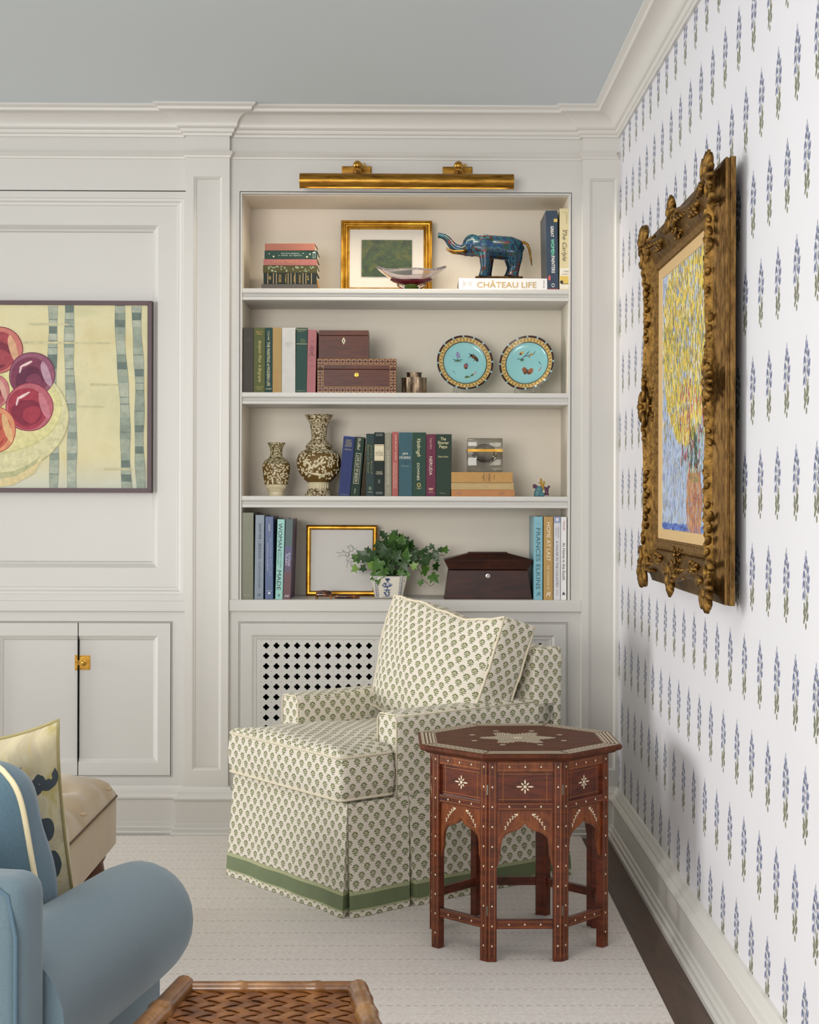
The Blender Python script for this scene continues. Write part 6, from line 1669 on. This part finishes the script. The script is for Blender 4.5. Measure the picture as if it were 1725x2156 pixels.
def leafprint():
    t = NT('yellow_leaf_print_silk'); v = t.coord(); n1 = t.noise(v, 9, 3, .5, .6); n2 = t.noise(v, 11, 4, .6, .6)
    vo = t.new('ShaderNodeTexVoronoi'); t.l.new(t.scaled(v, 1, 1, 1), vo.inputs['Vector']); vo.inputs['Scale'].default_value = 11
    wash_ = t.ramp(n2, [(.32, '#a3954e'), (.44, '#b9ae8c'), (.56, '#a3987c'), (.68, '#ad9848')])
    mask = t.math('MULTIPLY', t.math('LESS_THAN', t.math('ADD', vo.outputs['Distance'], t.math('MULTIPLY', n1, .35)), .48), t.math('GREATER_THAN', n1, .42))
    t.base(t.mix(mask, wash_, lin('#26323a'))); return t.set(.6, 0, Sheen_Weight=.2)
lp = leafprint()
m.build('cushion_cover', lp, yp, smooth=180)
MB().tube(loop, .003, 8, closed=True).build('piping', M('straw_cord', '#978a5e', .8), yp, smooth=180)

# ------------------------------------------------------------------ tufted ottoman
ot = thing('ottoman', 'low tan tufted ottoman with turned wooden feet beside the sofa', 'ottoman', (-1.53, -1.40, .012))
tan_f = NT('tan_cotton_velvet'); tv = tan_f.coord(); n = tan_f.noise(tv, 6, 3); tan_f.base(tan_f.mix(n, lin('#a08968'), lin('#b8a17c'))); tan_f.bump(tan_f.noise(tv, 500, 2), .1, .001); tan_f = tan_f.set(.8, 0, Sheen_Weight=.4)
hx, hy = .65, .395
MB().rbox((0, 0, .247), (hx, hy, .075), .015, 3, 6).build('box_border', tan_f, ot, smooth=50)
m = MB(); nx, ny = 60, 40; vs = []; fs = []
tufts = [(-.52 + .26 * i + (.13 if j % 2 else 0), -.27 + .18 * j) for j in range(4) for i in range(5)]
for j in range(ny + 1):
    for i in range(nx + 1):
        u, v = -1 + 2 * i / nx, -1 + 2 * j / ny
        f = (max(0, 1 - abs(u) ** 10) * max(0, 1 - abs(v) ** 8)) ** .4
        x, y = u * hx, v * hy; z = .322 + .086 * f
        dmin = min(math.hypot(x - a, y - b) for a, b in tufts)
        z -= .045 * f * math.exp(-(dmin / .042) ** 1.4)
        ed = min(hx - abs(x), hy - abs(y)); z += .006 * f * math.sin((x + y) * 34) * math.exp(-max(0, ed) / .12)
        vs.append((x * (1 + .012 * f), y * (1 + .02 * f), z))
for j in range(ny):
    for i in range(nx): a = j * (nx + 1) + i; fs.append((a, a + 1, a + nx + 2, a + nx + 1))
m.add(vs, fs).build('tufted_top', tan_f, ot, smooth=180)
seamp = [(-hx, -hy), (hx, -hy), (hx, hy), (-hx, hy)]
MB().tube([(x * 1.001, y * 1.001, .322) for x, y in rounded(seamp, .012, 3)], .0032, 6, closed=True).build('welt', M('brown_welt', '#5a4a36', .8), ot, smooth=180)
for a, b in tufts: MB().ball((a, b, .364), (.010, .010, .005), 10, 6).build('tuft_button', tan_f, ot, smooth=180)
foot = wood('turned_walnut_foot', '#3a2014', '#6a4028', .35, 10, (1, 1, 1), .2)
for a in (-1, 1):
    for b in (-1, 1): MB().lathe([(.016, 0), (.024, .012), (.020, .035), (.028, .075), (.034, .11), (.030, .135), (.038, .150), (.038, .172)], 20, (a * (hx - .06), b * (hy - .06), 0)).build('foot', foot, ot, smooth=50)

# ------------------------------------------------------------------ woven rattan side table at the bottom edge
RZ = .478; ry0 = -3.262
rt = thing('rattan_table', 'small woven rattan side table with bamboo edging beside the sofa', 'side table', (-.215, -3.45, .012))
o_ = Vector((-.215, -3.45, .012))
depth = .42
bl, br = (wx(391, ry0), ry0), (wx(763, ry0), ry0)
fl_, fr_ = (bl[0] - .150 * depth, ry0 - depth), (br[0] + .125 * depth, ry0 - depth)
bamboo = NT('honey_bamboo'); bv = bamboo.coord(); n = bamboo.noise(bv, 18, 4, .6, .5); bamboo.base(bamboo.ramp(n, [(.3, '#4d2b10'), (.55, '#7d5226'), (.75, '#9c7040')])); bamboo = bamboo.set(.28, 0, Coat_Weight=.3)
cane_m = NT('amber_cane'); cv = cane_m.coord(); n = cane_m.noise(cv, 22, 4); cane_m.base(cane_m.ramp(n, [(.3, '#4a2710'), (.5, '#74451f'), (.72, '#966334')])); cane_m = cane_m.set(.35)
def pole(name, p0, p1, r, nodes, parent=None):
    p0, p1 = Vector(p0) - o_, Vector(p1) - o_; pts = []; rad = []
    N2 = 40
    for i in range(N2 + 1):
        t = i / N2; k = 1.
        for q in nodes: k += .16 * math.exp(-((t - q) / .018) ** 2) - .05 * math.exp(-((t - q - .02) / .02) ** 2)
        pts.append(p0.lerp(p1, t)); rad.append(r * k)
    return MB().tube(pts, rad, 14).build(name, bamboo, rt, smooth=60)
zr = RZ - .010
pole('bamboo_rim', (bl[0] - .004, bl[1], zr), (br[0] + .004, br[1], zr), .0105, (.33, .745))
pole('bamboo_rim', (bl[0], bl[1] + .006, zr + .001), (fl_[0], fl_[1], zr + .001), .0175, (.30, .72))
pole('bamboo_rim', (br[0] - .004, br[1] - .012, zr + .001), (fr_[0], fr_[1], zr + .001), .0165, (.14, .30, .46, .62, .78))
pole('bamboo_rim', (fl_[0] - .004, fl_[1], zr), (fr_[0] + .004, fr_[1], zr), .0105, (.33, .745))
for (x, y), dx, dy in ((bl, -.01, .01), (br, .01, .01), (fl_, -.02, -.02), (fr_, .02, -.02)):
    sx_ = .016 if dx < 0 else -.016; sy_ = -.016 if dy > 0 else .016
    pole('bamboo_leg', (x + sx_ + dx, y + sy_ + dy, .012), (x + sx_, y + sy_, zr - .012), .013, (.2, .45, .7))
for a, b in ((bl, br), (fl_, fr_), (bl, fl_), (br, fr_)):
    pole('bamboo_stretcher', (a[0] * .97 + b[0] * .03, a[1] * .97 + b[1] * .03, .20), (b[0] * .97 + a[0] * .03, b[1] * .97 + a[1] * .03, .20), .008, (.5,))
# diagonal twill weave of flat cane strips
qa = [Vector((p[0], p[1])) for p in (bl, br, fr_, fl_)]
def clip(p, d):
    """part of the line p + t d inside the top"""
    lo, hi = -9, 9
    for i in range(4):
        a, b = qa[i], qa[(i + 1) % 4]; e = b - a; nrm = Vector((-e.y, e.x)); cen = sum(qa, Vector((0, 0))) / 4
        if nrm.dot(cen - a) < 0: nrm = -nrm
        den = nrm.dot(d); num = nrm.dot(a - p)
        if abs(den) < 1e-9:
            if num > 0: return None
        else:
            t = num / den
            if den > 0: lo = max(lo, t)
            else: hi = min(hi, t)
    return (lo, hi) if hi > lo else None
PS = .0185; cen = sum(qa, Vector((0, 0))) / 4
for fam in (0, 1):
    ang = R(33) if fam == 0 else R(-33); d = Vector((math.cos(ang), math.sin(ang))); nn = Vector((-d.y, d.x))
    ang2 = R(-33) if fam == 0 else R(33); d2 = Vector((math.cos(ang2), math.sin(ang2))); n2 = Vector((-d2.y, d2.x))
    for kk in range(-26, 27):
        p = cen + nn * (kk * PS); seg_ = clip(p, d)
        if not seg_: continue
        lo, hi = seg_; N2 = max(4, int((hi - lo) / .004)); m = MB(); L_ = []; R2 = []; B1 = []; B2 = []
        for i in range(N2 + 1):
            t = lo + (hi - lo) * i / N2; q = p + d * t
            cross = (q - cen).dot(n2) / PS                # which strip of the other family is crossed
            ph = (cross + (kk if fam == 0 else kk + 2) * 1.0) * PI / 2
            if fam == 1: ph = (cross - 0 + kk) * PI / 2 + PI
            z = RZ - .014 + .0028 * math.sin(ph + PI / 4)
            w_ = PS * .43
            a_, b_ = q + nn * w_, q - nn * w_
            L_.append((a_.x - o_.x, a_.y - o_.y, z - o_.z)); R2.append((b_.x - o_.x, b_.y - o_.y, z - o_.z))
            B1.append((b_.x - o_.x, b_.y - o_.y, z - o_.z - .0012)); B2.append((a_.x - o_.x, a_.y - o_.y, z - o_.z - .0012))
        m.loft([[L_[i], R2[i], B1[i], B2[i]] for i in range(N2 + 1)], cap=True)
        m.build('cane_strip', cane_m, rt, smooth=40)
MB().prism([(q.x - o_.x, q.y - o_.y) for q in qa], RZ - .026 - o_.z, RZ - .023 - o_.z, 'xy').build('under_board', M('dark_under_board', '#24140a', .8), rt)

flush_text()
